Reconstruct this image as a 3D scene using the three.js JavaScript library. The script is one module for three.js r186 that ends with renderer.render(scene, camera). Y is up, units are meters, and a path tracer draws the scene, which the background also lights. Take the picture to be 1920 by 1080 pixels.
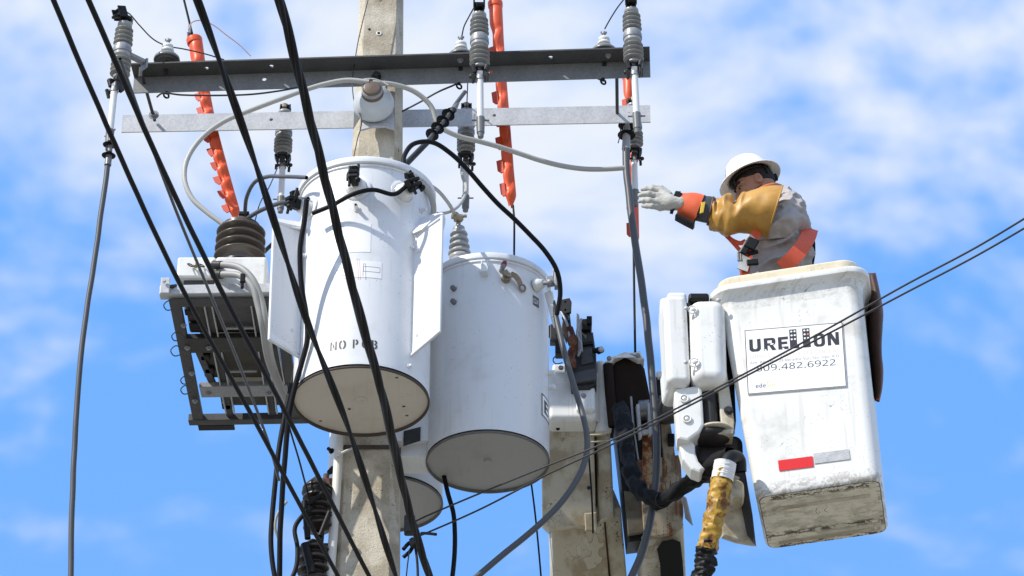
import * as THREE from 'three';
import { mergeGeometries } from 'three/addons/utils/BufferGeometryUtils.js';
import { RoundedBoxGeometry } from 'three/addons/geometries/RoundedBoxGeometry.js';
import { ImprovedNoise } from 'three/addons/math/ImprovedNoise.js';
import { MarchingCubes } from 'three/addons/objects/MarchingCubes.js';

// ---------------------------------------------------------------- camera, sky, sun, exposure
const scene = new THREE.Scene();
const FOC = 6000, PITCH = 32.5 * Math.PI / 180, EYE = 1.6;
const camera = new THREE.PerspectiveCamera(2 * Math.atan(540 / FOC) * 180 / Math.PI, 16 / 9, 0.1, 3000);
camera.position.set(0, EYE, 0);
camera.rotation.set(PITCH, 0, 0);
const renderer = new THREE.WebGLRenderer({ antialias: true });
renderer.setSize(1024, 576);
renderer.toneMapping = THREE.LinearToneMapping;
renderer.toneMappingExposure = 1.3;
renderer.shadowMap.enabled = true;
const SUN = new THREE.Vector3(-0.60, 0.68, 0.42).normalize();
const sun = new THREE.DirectionalLight(new THREE.Color(1.0, 0.95, 0.87), 3.9);
sun.position.set(-0.4 + SUN.x * 40, 9 + SUN.y * 40, -13 + SUN.z * 40);
sun.target.position.set(-0.4, 9, -13);
sun.castShadow = true;
sun.shadow.mapSize.set(4096, 4096);
Object.assign(sun.shadow.camera, { left: -5, right: 5, top: 5, bottom: -5, near: 5, far: 80 });
sun.shadow.radius = 1;
scene.add(sun, sun.target);

const N3 = new ImprovedNoise();
const clamp = (x, a = 0, b = 1) => Math.min(b, Math.max(a, x));
const smooth = (x, a, b) => { const t = clamp((x - a) / (b - a)); return t * t * (3 - 2 * t); };
const fbm = (x, y, z, o = 4) => { let s = 0, a = 0.5, f = 1; for (let i = 0; i < o; i++) { s += a * N3.noise(x * f + i * 17.3, y * f - i * 9.1, z * f + i * 5.7); a *= 0.52; f *= 2.03; } return s; };
{
  // thin, torn cloud sheets over a clear blue; the same field covers the whole dome
  const W = 4096, H = 2048, data = new Float32Array(W * H * 4);
  const toDir = (px, py) => new THREE.Vector3((px - 960) / FOC, Math.sin(PITCH) + (540 - py) / FOC * Math.cos(PITCH), -Math.cos(PITCH) + (540 - py) / FOC * Math.sin(PITCH)).normalize();
  const banks = [ // broad banks of the cloud sheet and the gaps between them: direction, angular size, weight
    [330, 120, .034, .22], [640, 260, .034, .2], [900, 330, .036, .26], [1060, 180, .032, .16], [760, 60, .03, .2], [1180, 420, .03, .14], [80, 610, .02, .3], [40, 150, .028, .1],
    [1620, 150, .03, .1], [1300, 560, .026, .1], [1750, 520, .03, .06], [1560, 330, .02, -.1], [1050, 470, .014, -.1],
    [60, 360, .022, -.24], [420, 40, .010, -.2], [1500, 10, .02, -.1], [300, 800, .045, -.3], [1000, 1000, .06, -.4], [1800, 900, .05, -.35], [100, 950, .04, -.3], [620, 150, .010, -.14], [1420, 200, .016, -.1],
  ].map(([x, y, s, w]) => [toDir(x, y), 1 / (s * s * 2), w]);
  for (let j = 0; j < H; j++) {
    const el = ((j + 0.5) / H - 0.5) * Math.PI, y = Math.sin(el), c = Math.cos(el);
    for (let i = 0; i < W; i++) {
      const az = ((i + 0.5) / W - 0.5) * 2 * Math.PI, x = Math.cos(az) * c, z = Math.sin(az) * c, o = (j * W + i) * 4;
      let dens = 0.5;
      if (y > -0.02) {
        const k = 1 / (y + 0.25);
        const u = x * k * 9, v = z * k * 9;
        const wx = N3.noise(u * 0.7, v * 0.7, 3.1), wz = N3.noise(u * 0.7, v * 0.7, 8.4);
        dens = 0.45 + 0.50 * fbm(u * 0.8 + wx * 0.6, v * 1.25 + wz * 0.6, 1.7, 3) + 0.60 * fbm(u * 3.1 + wx * 1.2, v * 3.9 + wz * 1.2, 5.2, 5);
        for (const [d, s, w] of banks) { const a = 2 - 2 * (d.x * x + d.y * y + d.z * z); if (a * s < 8) dens += w * Math.exp(-a * s); }
      }
      const cl = smooth(dens, 0.02, 1.02) * 0.97;
      const hz = Math.exp(-Math.max(0, y) * 6) * 0.9;
      const blue = [0.108, 0.325, 0.78], white = [0.66, 0.70, 0.76], haze = [0.80, 0.86, 0.93];
      for (let q = 0; q < 3; q++) {
        let b = blue[q] + (haze[q] - blue[q]) * hz;
        b += (white[q] - b) * cl;
        data[o + q] = y > -0.02 ? b : 0.3;
      }
      data[o + 3] = 1;
    }
  }
  const sky = new THREE.DataTexture(data, W, H, THREE.RGBAFormat, THREE.FloatType);
  sky.mapping = THREE.EquirectangularReflectionMapping;
  sky.magFilter = THREE.LinearFilter; sky.needsUpdate = true;
  scene.background = sky; scene.environment = sky;
}

// ---------------------------------------------------------------- helpers
const V = (x, y, z) => new THREE.Vector3(x, y, z);
const sP = Math.sin(PITCH), cP = Math.cos(PITCH);
// a point of the place along the line of sight of a spot in the photograph, at a ground distance d from the photographer
function A(px, py, d) {
  const v = (540 - py) / FOC, t = d / (cP - v * sP);
  return V((px - 960) / FOC * t, EYE + t * (sP + v * cP), -d);
}
// ... or at a height h above the eye
function AY(px, py, h) {
  const v = (540 - py) / FOC, t = h / (sP + v * cP);
  return V((px - 960) / FOC * t, EYE + h, -t * (cP - v * sP));
}
const mpp = (py, d) => d / (cP - (540 - py) / FOC * sP) / FOC; // metres per photograph pixel there
const rng = (s => () => { s = (s + 0x6d2b79f5) | 0; let t = Math.imul(s ^ (s >>> 15), 1 | s); t = (t + Math.imul(t ^ (t >>> 7), 61 | t)) ^ t; return ((t ^ (t >>> 14)) >>> 0) / 4294967296; })(4711);
const used = new Map();
function numbered(n) { const k = used.get(n) ?? 0; used.set(n, k + 1); return k ? n + '_' + String(k).padStart(3, '0') : n; }
function tag(o, label, category, group) { o.userData = { label, category }; if (group) o.userData.group = group; return o; }
function thing(name, label, category, at = V(0, 0, 0), group) {
  const o = new THREE.Group(); o.name = numbered(name); o.position.copy(at); o.off = at.clone(); scene.add(o);
  return tag(o, label, category, group);
}
// the same, for models built around their own origin
function model(name, label, category, at, group) { const o = thing(name, label, category, at, group); o.off = V(0, 0, 0); return o; }
function merged(list, keepUV) {
  const gs = list.flat(9).map(g => {
    let n = g.index ? g.toNonIndexed() : g.clone();
    if (!n.attributes.normal) n.computeVertexNormals();
    for (const k of Object.keys(n.attributes)) if (!['position', 'normal', 'uv'].includes(k)) n.deleteAttribute(k);
    n.morphAttributes = {};
    if (!keepUV || !n.attributes.uv) {
      const p = n.attributes.position, m = n.attributes.normal, uv = new Float32Array(p.count * 2);
      for (let i = 0; i < p.count; i += 3) {
        const ax = Math.abs(m.getX(i) + m.getX(i + 1) + m.getX(i + 2)), ay = Math.abs(m.getY(i) + m.getY(i + 1) + m.getY(i + 2)), az = Math.abs(m.getZ(i) + m.getZ(i + 1) + m.getZ(i + 2));
        for (let k = i; k < i + 3; k++) {
          uv[k * 2] = ax > ay && ax > az ? p.getZ(k) : p.getX(k);
          uv[k * 2 + 1] = ay >= ax && ay >= az ? p.getZ(k) : p.getY(k);
        }
      }
      n.setAttribute('uv', new THREE.BufferAttribute(uv, 2));
    }
    return n;
  });
  return gs.length === 1 ? gs[0] : mergeGeometries(gs);
}
function part(parent, name, geos, m, keepUV = false) {
  const g = merged([geos], keepUV), off = parent.off ?? V(0, 0, 0);
  g.translate(-off.x, -off.y, -off.z);
  const o = new THREE.Mesh(g, m);
  o.name = parent === scene ? numbered(name) : name; o.off = off; o.castShadow = o.receiveShadow = true;
  parent.add(o);
  return o;
}
function place(g, pos, rx = 0, ry = 0, rz = 0, order = 'XYZ') { g.applyMatrix4(new THREE.Matrix4().makeRotationFromEuler(new THREE.Euler(rx, ry, rz, order)).setPosition(pos)); return g; }
const rb = (w, h, d, r = 0.004, s = 2) => new RoundedBoxGeometry(w, h, d, s, Math.min(r, w / 2.01, h / 2.01, d / 2.01));
const bx = (pos, w, h, d, r, rx, ry, rz) => place(rb(w, h, d, r), pos, rx, ry, rz);
// a matrix whose y axis runs along dir
function along(dir, pos) {
  const y = dir.clone().normalize(), q = new THREE.Quaternion().setFromUnitVectors(V(0, 1, 0), y);
  return new THREE.Matrix4().makeRotationFromQuaternion(q).setPosition(pos);
}
function cyl(a, b, r1, r2 = r1, seg = 20) {
  const d = b.clone().sub(a), g = new THREE.CylinderGeometry(r2, r1, d.length(), seg);
  return g.applyMatrix4(along(d, a.clone().add(b).multiplyScalar(0.5)));
}
const lathe = (prof, seg = 40, pos = V(0, 0, 0), dir = V(0, 1, 0)) => new THREE.LatheGeometry(prof.map(([r, y]) => new THREE.Vector2(r, y)), seg).applyMatrix4(along(dir, pos));
const ball = (pos, r, sx = 1, sy = 1, sz = 1, seg = 20) => new THREE.SphereGeometry(r, seg, Math.round(seg * 0.7)).scale(sx, sy, sz).translate(pos.x, pos.y, pos.z);
const bolt = (pos, dir, r = 0.012, l = 0.016) => [new THREE.CylinderGeometry(r, r, l, 6).applyMatrix4(along(dir, pos.clone().addScaledVector(dir.clone().normalize(), l / 2))), new THREE.CylinderGeometry(r * 1.55, r * 1.55, 0.004, 16).applyMatrix4(along(dir, pos.clone().addScaledVector(dir.clone().normalize(), 0.002)))];
const curve = (pts, t = 0.5) => new THREE.CatmullRomCurve3(pts, false, 'centripetal', t);
function tube(pts, r, seg = 0, rad = 10) {
  const c = curve(pts), L = c.getLength();
  return new THREE.TubeGeometry(c, seg || Math.max(8, Math.min(220, Math.ceil(L / Math.max(0.012, r * 1.6)))), r, rad);
}
// strands laid round one another
function twist(pts, r, n, off, pitch, phase = 0) {
  const c = curve(pts), L = c.getLength(), S = Math.ceil(L / 0.02), out = [];
  const fr = c.computeFrenetFrames(S);
  for (let k = 0; k < n; k++) {
    const q = [];
    for (let i = 0; i <= S; i++) {
      const a = phase + k * 2 * Math.PI / n + i / S * L / pitch * 2 * Math.PI;
      q.push(c.getPointAt(i / S).addScaledVector(fr.normals[i], Math.cos(a) * off).addScaledVector(fr.binormals[i], Math.sin(a) * off));
    }
    out.push(new THREE.TubeGeometry(new THREE.CatmullRomCurve3(q), S, r, 9));
  }
  return out;
}
// a plate: its near outline through the given points, thickness th going away from the eye
function slab(pts, th, bevel = 0.003, holes = []) {
  const P = pts.map(p => (p.isVector3 ? p.clone() : A(...p)));
  const n = V(0, 0, 0);
  P.forEach((a, i) => { const b = P[(i + 1) % P.length]; n.x += (a.y - b.y) * (a.z + b.z); n.y += (a.z - b.z) * (a.x + b.x); n.z += (a.x - b.x) * (a.y + b.y); });
  n.normalize();
  const c = P.reduce((s, p) => s.add(p), V(0, 0, 0)).multiplyScalar(1 / P.length);
  if (n.dot(V(0, EYE, 0).sub(c)) < 0) n.negate();
  const u = P[1].clone().sub(P[0]); u.addScaledVector(n, -u.dot(n)).normalize();
  const v = n.clone().cross(u);
  const flat = p => { const q = p.clone().sub(c); return new THREE.Vector2(q.dot(u), q.dot(v)); };
  const sh = new THREE.Shape(P.map(flat));
  for (const [hp, r] of holes) { const h = flat(hp.isVector3 ? hp : A(...hp)), path = new THREE.Path(); path.absarc(h.x, h.y, r, 0, Math.PI * 2, true); sh.holes.push(path); }
  const g = new THREE.ExtrudeGeometry(sh, { depth: th - 2 * bevel, bevelEnabled: bevel > 0, bevelThickness: bevel, bevelSize: bevel, bevelOffset: -bevel, bevelSegments: 2, curveSegments: 20 });
  return g.applyMatrix4(new THREE.Matrix4().makeBasis(u, v, n).setPosition(c.addScaledVector(n, -th + bevel)));
}
// a block whose near face spans a rectangle of the photograph at distance d
function boxAt(x0, y0, x1, y1, d, depth, r = 0.006, rx = 0, ry = 0, rz = 0) {
  const a = A(x0, (y0 + y1) / 2, d), b = A(x1, (y0 + y1) / 2, d), t = A((x0 + x1) / 2, y0, d), u = A((x0 + x1) / 2, y1, d);
  const g = rb(b.x - a.x, t.y - u.y, depth, r, 4);
  g.translate(0, 0, -depth / 2);
  return place(g, V((a.x + b.x) / 2, (t.y + u.y) / 2, -d), rx, ry, rz);
}
// skin over elliptic rings, each ring given by two opposite points and a radius across them
function rings(st, { seg = 40, cap = true, wrinkle = null, sub = 6, power = 2 } = {}) {
  const P = st.map(s => s[0]), Q = st.map(s => s[1]), R = st.map(s => s[2]);
  const cp = curve(P), cq = curve(Q), n = (st.length - 1) * sub, pos = [], uv = [], idx = [];
  let acc = 0, last = null;
  for (let i = 0; i <= n; i++) {
    const f = i / sub, k = Math.min(st.length - 2, Math.floor(f)), w = f - k;
    const p = cp.getPoint(i / n), q = cq.getPoint(i / n);
    const r0 = R[Math.max(0, k - 1)], r1 = R[k], r2 = R[k + 1], r3 = R[Math.min(R.length - 1, k + 2)];
    const rr = 0.5 * (2 * r1 + (r2 - r0) * w + (2 * r0 - 5 * r1 + 4 * r2 - r3) * w * w + (3 * r1 - r0 - 3 * r2 + r3) * w * w * w);
    const c = p.clone().add(q).multiplyScalar(0.5), a = p.clone().sub(q).multiplyScalar(0.5);
    const view = V(0, EYE, 0).sub(c).normalize(), an = a.clone().normalize();
    const b = view.addScaledVector(an, -view.dot(an)).normalize().multiplyScalar(rr);
    if (last) acc += c.distanceTo(last); last = c.clone();
    for (let j = 0; j <= seg; j++) {
      const th = j / seg * Math.PI * 2, ct = Math.cos(th), sn = Math.sin(th), pw = 2 / power;
      const e = a.clone().multiplyScalar(Math.sign(ct) * Math.abs(ct) ** pw).addScaledVector(b, Math.sign(sn) * Math.abs(sn) ** pw);
      const pt = c.clone().add(e);
      if (wrinkle) pt.addScaledVector(e.clone().normalize(), wrinkle(pt, i / n, th));
      pos.push(pt.x, pt.y, pt.z); uv.push(th * rr, acc);
    }
  }
  const row = seg + 1;
  for (let i = 0; i < n; i++) for (let j = 0; j < seg; j++) { const a = i * row + j, b = a + row; idx.push(a, b, a + 1, a + 1, b, b + 1); }
  const g = new THREE.BufferGeometry();
  if (cap) for (const i of [0, n]) {
    const c = V(0, 0, 0); for (let j = 0; j < seg; j++) c.add(V(pos[(i * row + j) * 3], pos[(i * row + j) * 3 + 1], pos[(i * row + j) * 3 + 2])); c.multiplyScalar(1 / seg);
    const at = pos.length / 3; pos.push(c.x, c.y, c.z); uv.push(0, 0);
    for (let j = 0; j < seg; j++) { const a = i * row + j; if (i) idx.push(a, at, a + 1); else idx.push(a, a + 1, at); }
  }
  g.setAttribute('position', new THREE.Float32BufferAttribute(pos, 3)); g.setAttribute('uv', new THREE.Float32BufferAttribute(uv, 2)); g.setIndex(idx);
  g.computeVertexNormals();
  const nn = g.attributes.normal; // close the seam
  for (let i = 0; i <= n; i++) { const a = i * row, b = a + seg, s = V(nn.getX(a) + nn.getX(b), nn.getY(a) + nn.getY(b), nn.getZ(a) + nn.getZ(b)).normalize(); nn.setXYZ(a, s.x, s.y, s.z); nn.setXYZ(b, s.x, s.y, s.z); }
  // faces outward?
  const c0 = cp.getPoint(0.5).add(cq.getPoint(0.5)).multiplyScalar(0.5), m = Math.round(n / 2) * row, p0 = V(pos[m * 3], pos[m * 3 + 1], pos[m * 3 + 2]);
  if (p0.sub(c0).dot(V(nn.getX(m), nn.getY(m), nn.getZ(m))) < 0) { for (let i = 0; i < idx.length; i += 3) [idx[i], idx[i + 1]] = [idx[i + 1], idx[i]]; g.setIndex(idx); for (let i = 0; i < nn.count; i++) nn.setXYZ(i, -nn.getX(i), -nn.getY(i), -nn.getZ(i)); }
  return g;
}
// rounded rectangles stacked along y: [y, width, depth, corner radius, dx, dz]
function loftRR(secs, per = 12) {
  const pos = [], uv = [], idx = [], row = per * 4 + 1;
  secs.forEach(([y, w, d, r, dx = 0, dz = 0]) => {
    let first = pos.length / 3, acc = 0, lp = null;
    for (let k = 0; k <= per * 4; k++) {
      const kk = k % (per * 4), q = Math.floor(kk / per), a = (q + (kk % per) / (per - 1)) * Math.PI / 2;
      const cx = (q === 0 || q === 3 ? 1 : -1) * (w / 2 - r), cz = (q < 2 ? 1 : -1) * (d / 2 - r);
      const x = cx + Math.cos(a) * r, z = cz + Math.sin(a) * r;
      if (lp) acc += Math.hypot(x - lp[0], z - lp[1]); lp = [x, z];
      pos.push(x + dx, y, z + dz); uv.push(acc, y);
    }
  });
  for (let i = 0; i < secs.length - 1; i++) for (let j = 0; j < row - 1; j++) { const a = i * row + j, b = a + row; idx.push(a, b, a + 1, a + 1, b, b + 1); }
  const g = new THREE.BufferGeometry();
  g.setAttribute('position', new THREE.Float32BufferAttribute(pos, 3)); g.setAttribute('uv', new THREE.Float32BufferAttribute(uv, 2)); g.setIndex(idx);
  g.computeVertexNormals();
  return g;
}
// a solid from a distance function, on a grid of n cells over a cube
function solid(center, half, n, sdf) {
  const mc = new MarchingCubes(n, undefined, false, false, 260000);
  mc.isolation = 0;
  const p = V(0, 0, 0);
  for (let z = 0; z < n; z++) for (let y = 0; y < n; y++) for (let x = 0; x < n; x++) {
    p.set(center.x + (x - n / 2) / (n / 2) * half, center.y + (y - n / 2) / (n / 2) * half, center.z + (z - n / 2) / (n / 2) * half);
    mc.field[z * n * n + y * n + x] = -sdf(p) / half;
  }
  mc.update();
  const c = mc.count, g = new THREE.BufferGeometry(), P = new Float32Array(mc.positionArray.subarray(0, c * 3)), Q = new Float32Array(c * 3), e = half / n;
  for (let i = 0; i < c; i++) {
    const x = P[i * 3] = P[i * 3] * half + center.x, y = P[i * 3 + 1] = P[i * 3 + 1] * half + center.y, z = P[i * 3 + 2] = P[i * 3 + 2] * half + center.z;
    const d = (dx, dy, dz) => sdf(p.set(x + dx, y + dy, z + dz));
    const q = V(d(e, 0, 0) - d(-e, 0, 0), d(0, e, 0) - d(0, -e, 0), d(0, 0, e) - d(0, 0, -e)).normalize();
    Q[i * 3] = q.x; Q[i * 3 + 1] = q.y; Q[i * 3 + 2] = q.z;
  }
  g.setAttribute('position', new THREE.BufferAttribute(P, 3)); g.setAttribute('normal', new THREE.BufferAttribute(Q, 3));
  return g;
}
const smin = (a, b, k) => { const h = clamp(0.5 + 0.5 * (b - a) / k); return b + (a - b) * h - k * h * (1 - h); };
const smax = (a, b, k) => -smin(-a, -b, k);
const capsule = (p, a, b, r1, r2) => { // distance to a tapered capsule
  const bx_ = b.x - a.x, by = b.y - a.y, bz = b.z - a.z, px = p.x - a.x, py = p.y - a.y, pz = p.z - a.z;
  const h = clamp((px * bx_ + py * by + pz * bz) / (bx_ * bx_ + by * by + bz * bz));
  return Math.hypot(px - bx_ * h, py - by * h, pz - bz * h) - (r1 + (r2 - r1) * h);
};
const ellip = (p, c, rx, ry, rz) => { const x = (p.x - c.x) / rx, y = (p.y - c.y) / ry, z = (p.z - c.z) / rz, k = Math.hypot(x, y, z), m = Math.hypot(x / rx, y / ry, z / rz); return m < 1e-6 ? -Math.min(rx, ry, rz) : k * (k - 1) / m; };

// ---------------------------------------------------------------- materials
function canvasTex(w, h, draw, repeat) {
  const c = document.createElement('canvas'); c.width = w; c.height = h;
  draw(c.getContext('2d'), w, h);
  const t = new THREE.CanvasTexture(c); t.colorSpace = THREE.SRGBColorSpace; t.magFilter = THREE.LinearFilter; t.anisotropy = 8;
  t.wrapS = t.wrapT = repeat ? THREE.RepeatWrapping : THREE.ClampToEdgeWrapping;
  if (repeat) t.repeat.set(repeat, repeat);
  return t;
}
// tileable value noise
function tile(n, seed) {
  let s = seed; const r = () => (s = (s * 16807) % 2147483647) / 2147483647, g = Float32Array.from({ length: n * n }, r);
  return (x, y) => { x = ((x % n) + n) % n; y = ((y % n) + n) % n; const i = Math.floor(x), j = Math.floor(y), u = x - i, v = y - j, a = u * u * (3 - 2 * u), b = v * v * (3 - 2 * v), G = (p, q) => g[(q % n) * n + (p % n)]; return (G(i, j) * (1 - a) + G(i + 1, j) * a) * (1 - b) + (G(i, j + 1) * (1 - a) + G(i + 1, j + 1) * a) * b; };
}
function noiseTex(size, metres, fn, srgb = true) {
  const data = new Uint8Array(size * size * 4);
  for (let y = 0; y < size; y++) for (let x = 0; x < size; x++) { const c = fn(x / size, y / size); for (let k = 0; k < 3; k++) data[(y * size + x) * 4 + k] = clamp(Array.isArray(c) ? c[k] : c) * 255; data[(y * size + x) * 4 + 3] = 255; }
  const t = new THREE.DataTexture(data, size, size); if (srgb) t.colorSpace = THREE.SRGBColorSpace;
  t.magFilter = THREE.LinearFilter; t.wrapS = t.wrapT = THREE.RepeatWrapping; t.repeat.set(1 / metres, 1 / metres); t.needsUpdate = true;
  return t;
}
const n8 = tile(8, 11), n16 = tile(16, 23), n32 = tile(32, 37), n64 = tile(64, 51), n128 = tile(128, 77), n256 = tile(256, 91);
const oct = (u, v) => n8(u * 8, v * 8) * 0.4 + n16(u * 16, v * 16) * 0.27 + n32(u * 32, v * 32) * 0.18 + n64(u * 64, v * 64) * 0.1 + n128(u * 128, v * 128) * 0.05;
const mixc = (a, b, t) => a.map((x, i) => x + (b[i] - x) * t);
// paint that has weathered: faint mottling, run marks, chips
const paintTex = (dirt, chip, run = 0.5, tint = [0.55, 0.5, 0.42]) => noiseTex(1024, 1.3, (u, v) => {
  const o = oct(u, v), streak = n128(u * 128, v * 8) * n64(u * 64 + 5, v * 4), sp = n256(u * 256, v * 256), big = n16(u * 16 + 3, v * 16 + 8);
  let c = [1, 1, 1].map(x => x - 0.045 * (o - 0.5));
  c = mixc(c, tint, dirt * clamp(smooth(o, 0.5, 0.8) * 0.8 + run * smooth(streak, 0.35, 0.7)));
  if (sp > 0.955 && big > 0.6) c = mixc(c, [0.25, 0.2, 0.16], chip);
  return c;
});
const bucketTex = noiseTex(1024, 1.3, (u, v) => {
  const o = oct(u, v), f = n256(u * 256, v * 256), y = v > 0.96 ? 0 : v * 1.3, streak = n128(u * 128, v * 6) * n64(u * 64 + 5, v * 4), b = n16(u * 16 + 3, v * 16 + 8);
  let c = [1, 1, 0.995].map(x => x - 0.05 * (o - 0.5));
  c = mixc(c, [0.6, 0.55, 0.46], 0.22 * smooth(o, 0.52, 0.8) + 0.12 * smooth(streak, 0.35, 0.7));
  const soil = Math.max(y < 0.05 ? 0.34 - y * 4 : 0, y > 1.0 && y < 1.08 ? 0.10 : 0);          // ingrained dirt, densest on the lower edge
  c = mixc(c, [0.36, 0.31, 0.24], soil * smooth(n128(u * 128, v * 128) * 0.45 + f * 0.3 + 0.5 * n32(u * 32, v * 64) + soil * 0.2, 0.5, 0.9));
  if (f > 0.965 && b > 0.55) c = mixc(c, [0.3, 0.25, 0.2], 0.6);
  if (Math.abs(n32(u * 32, v * 32) - 0.5) < 0.004 && b > 0.62) c = mixc(c, [0.45, 0.42, 0.37], 0.6);
  return c;
});
const boomTex = noiseTex(1024, 0.9, (u, v) => { // old paint: mottled, cracked and flaked in patches
  const o = oct(u, v), q = n32(u * 32, v * 32) * 0.6 + n64(u * 64 + 7, v * 64) * 0.4, f = n256(u * 256, v * 256), big = n8(u * 8 + 2.3, v * 8 + 5.1);
  let c = mixc([0.93, 0.91, 0.86], [0.78, 0.73, 0.64], smooth(o, 0.38, 0.68));
  c = c.map(x => x + 0.05 * (f - 0.5));
  if (big > 0.6) { const e = Math.abs(q - 0.52); if (e < 0.008) c = mixc(c, [0.22, 0.17, 0.13], 0.8 * smooth(big, 0.5, 0.75)); else if (q > 0.53 && big > 0.8) c = mixc(c, [0.97, 0.96, 0.93], 0.7); }
  if (f > 0.97) c = mixc(c, [0.3, 0.22, 0.16], 0.8);
  return c;
});
const pTank = paintTex(0.08, 0.4, 0.6), pGrime = paintTex(0.5, 0.9, 0.35, [0.58, 0.53, 0.44]), pBucket = paintTex(0.22, 0.7);
const galvTex = noiseTex(512, 0.5, (u, v) => { const s = n64(u * 64, v * 64), o = oct(u, v); const k = 0.88 + 0.07 * (o - 0.5) * 2 + 0.07 * (s - 0.5); return [k, k, k * 1.01]; });
const grainTex = noiseTex(512, 0.25, (u, v) => { const k = 0.86 + 0.2 * (n128(u * 128, v * 128) - 0.5) + 0.2 * (oct(u, v) - 0.5); return [k, k, k]; });
const concTex = noiseTex(1024, 1.1, (u, v) => {
  const o = oct(u, v), f = n256(u * 256, v * 256), p = n128(u * 128 + 9, v * 128 + 4), st = n32(u * 32, v * 4);
  let c = mixc([0.93, 0.905, 0.85], [0.74, 0.70, 0.63], smooth(o, 0.35, 0.72) * 0.8 + 0.2 * smooth(st, 0.4, 0.9));
  c = c.map(x => x + 0.09 * (f - 0.5));
  if (p > 0.93) c = mixc(c, [0.36, 0.31, 0.26], smooth(p, 0.93, 0.97));
  return c;
});
const concBump = noiseTex(512, 0.5, (u, v) => 0.5 * n128(u * 128, v * 128) + 0.3 * n64(u * 64, v * 64) + (n128(u * 128 + 9, v * 128 + 4) > 0.9 ? -0.3 : 0.1), false);
const rustTex = noiseTex(512, 0.4, (u, v) => { const o = oct(u, v), f = n128(u * 128, v * 128); return mixc(mixc([0.42, 0.24, 0.13], [0.66, 0.42, 0.22], smooth(o, 0.35, 0.6)), [0.75, 0.7, 0.62], smooth(o + 0.2 * (f - 0.5), 0.55, 0.68)); });
const rustRun = noiseTex(512, 0.6, (u, v) => { const o = oct(u, v), s = n64(u * 64, v * 6), f = n128(u * 128, v * 128); return mixc(mixc([0.72, 0.69, 0.62], [0.55, 0.5, 0.43], smooth(o, 0.4, 0.6)), [0.52, 0.33, 0.2], smooth(s + 0.7 * (o - 0.5) + 0.25 * (f - 0.5), 0.6, 0.85)); });
const clothTex = noiseTex(512, 0.12, (u, v) => { const w = (Math.sin(u * Math.PI * 2 * 64) * 0.5 + Math.sin(v * Math.PI * 2 * 64) * 0.5) * 0.05, k = 0.92 + w + 0.1 * (oct(u, v) - 0.5); return [k, k, k]; });
const std = (rgb, roughness = 0.6, o = {}) => new THREE.MeshStandardMaterial({ color: new THREE.Color().setRGB(...rgb), roughness, ...o });
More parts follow.
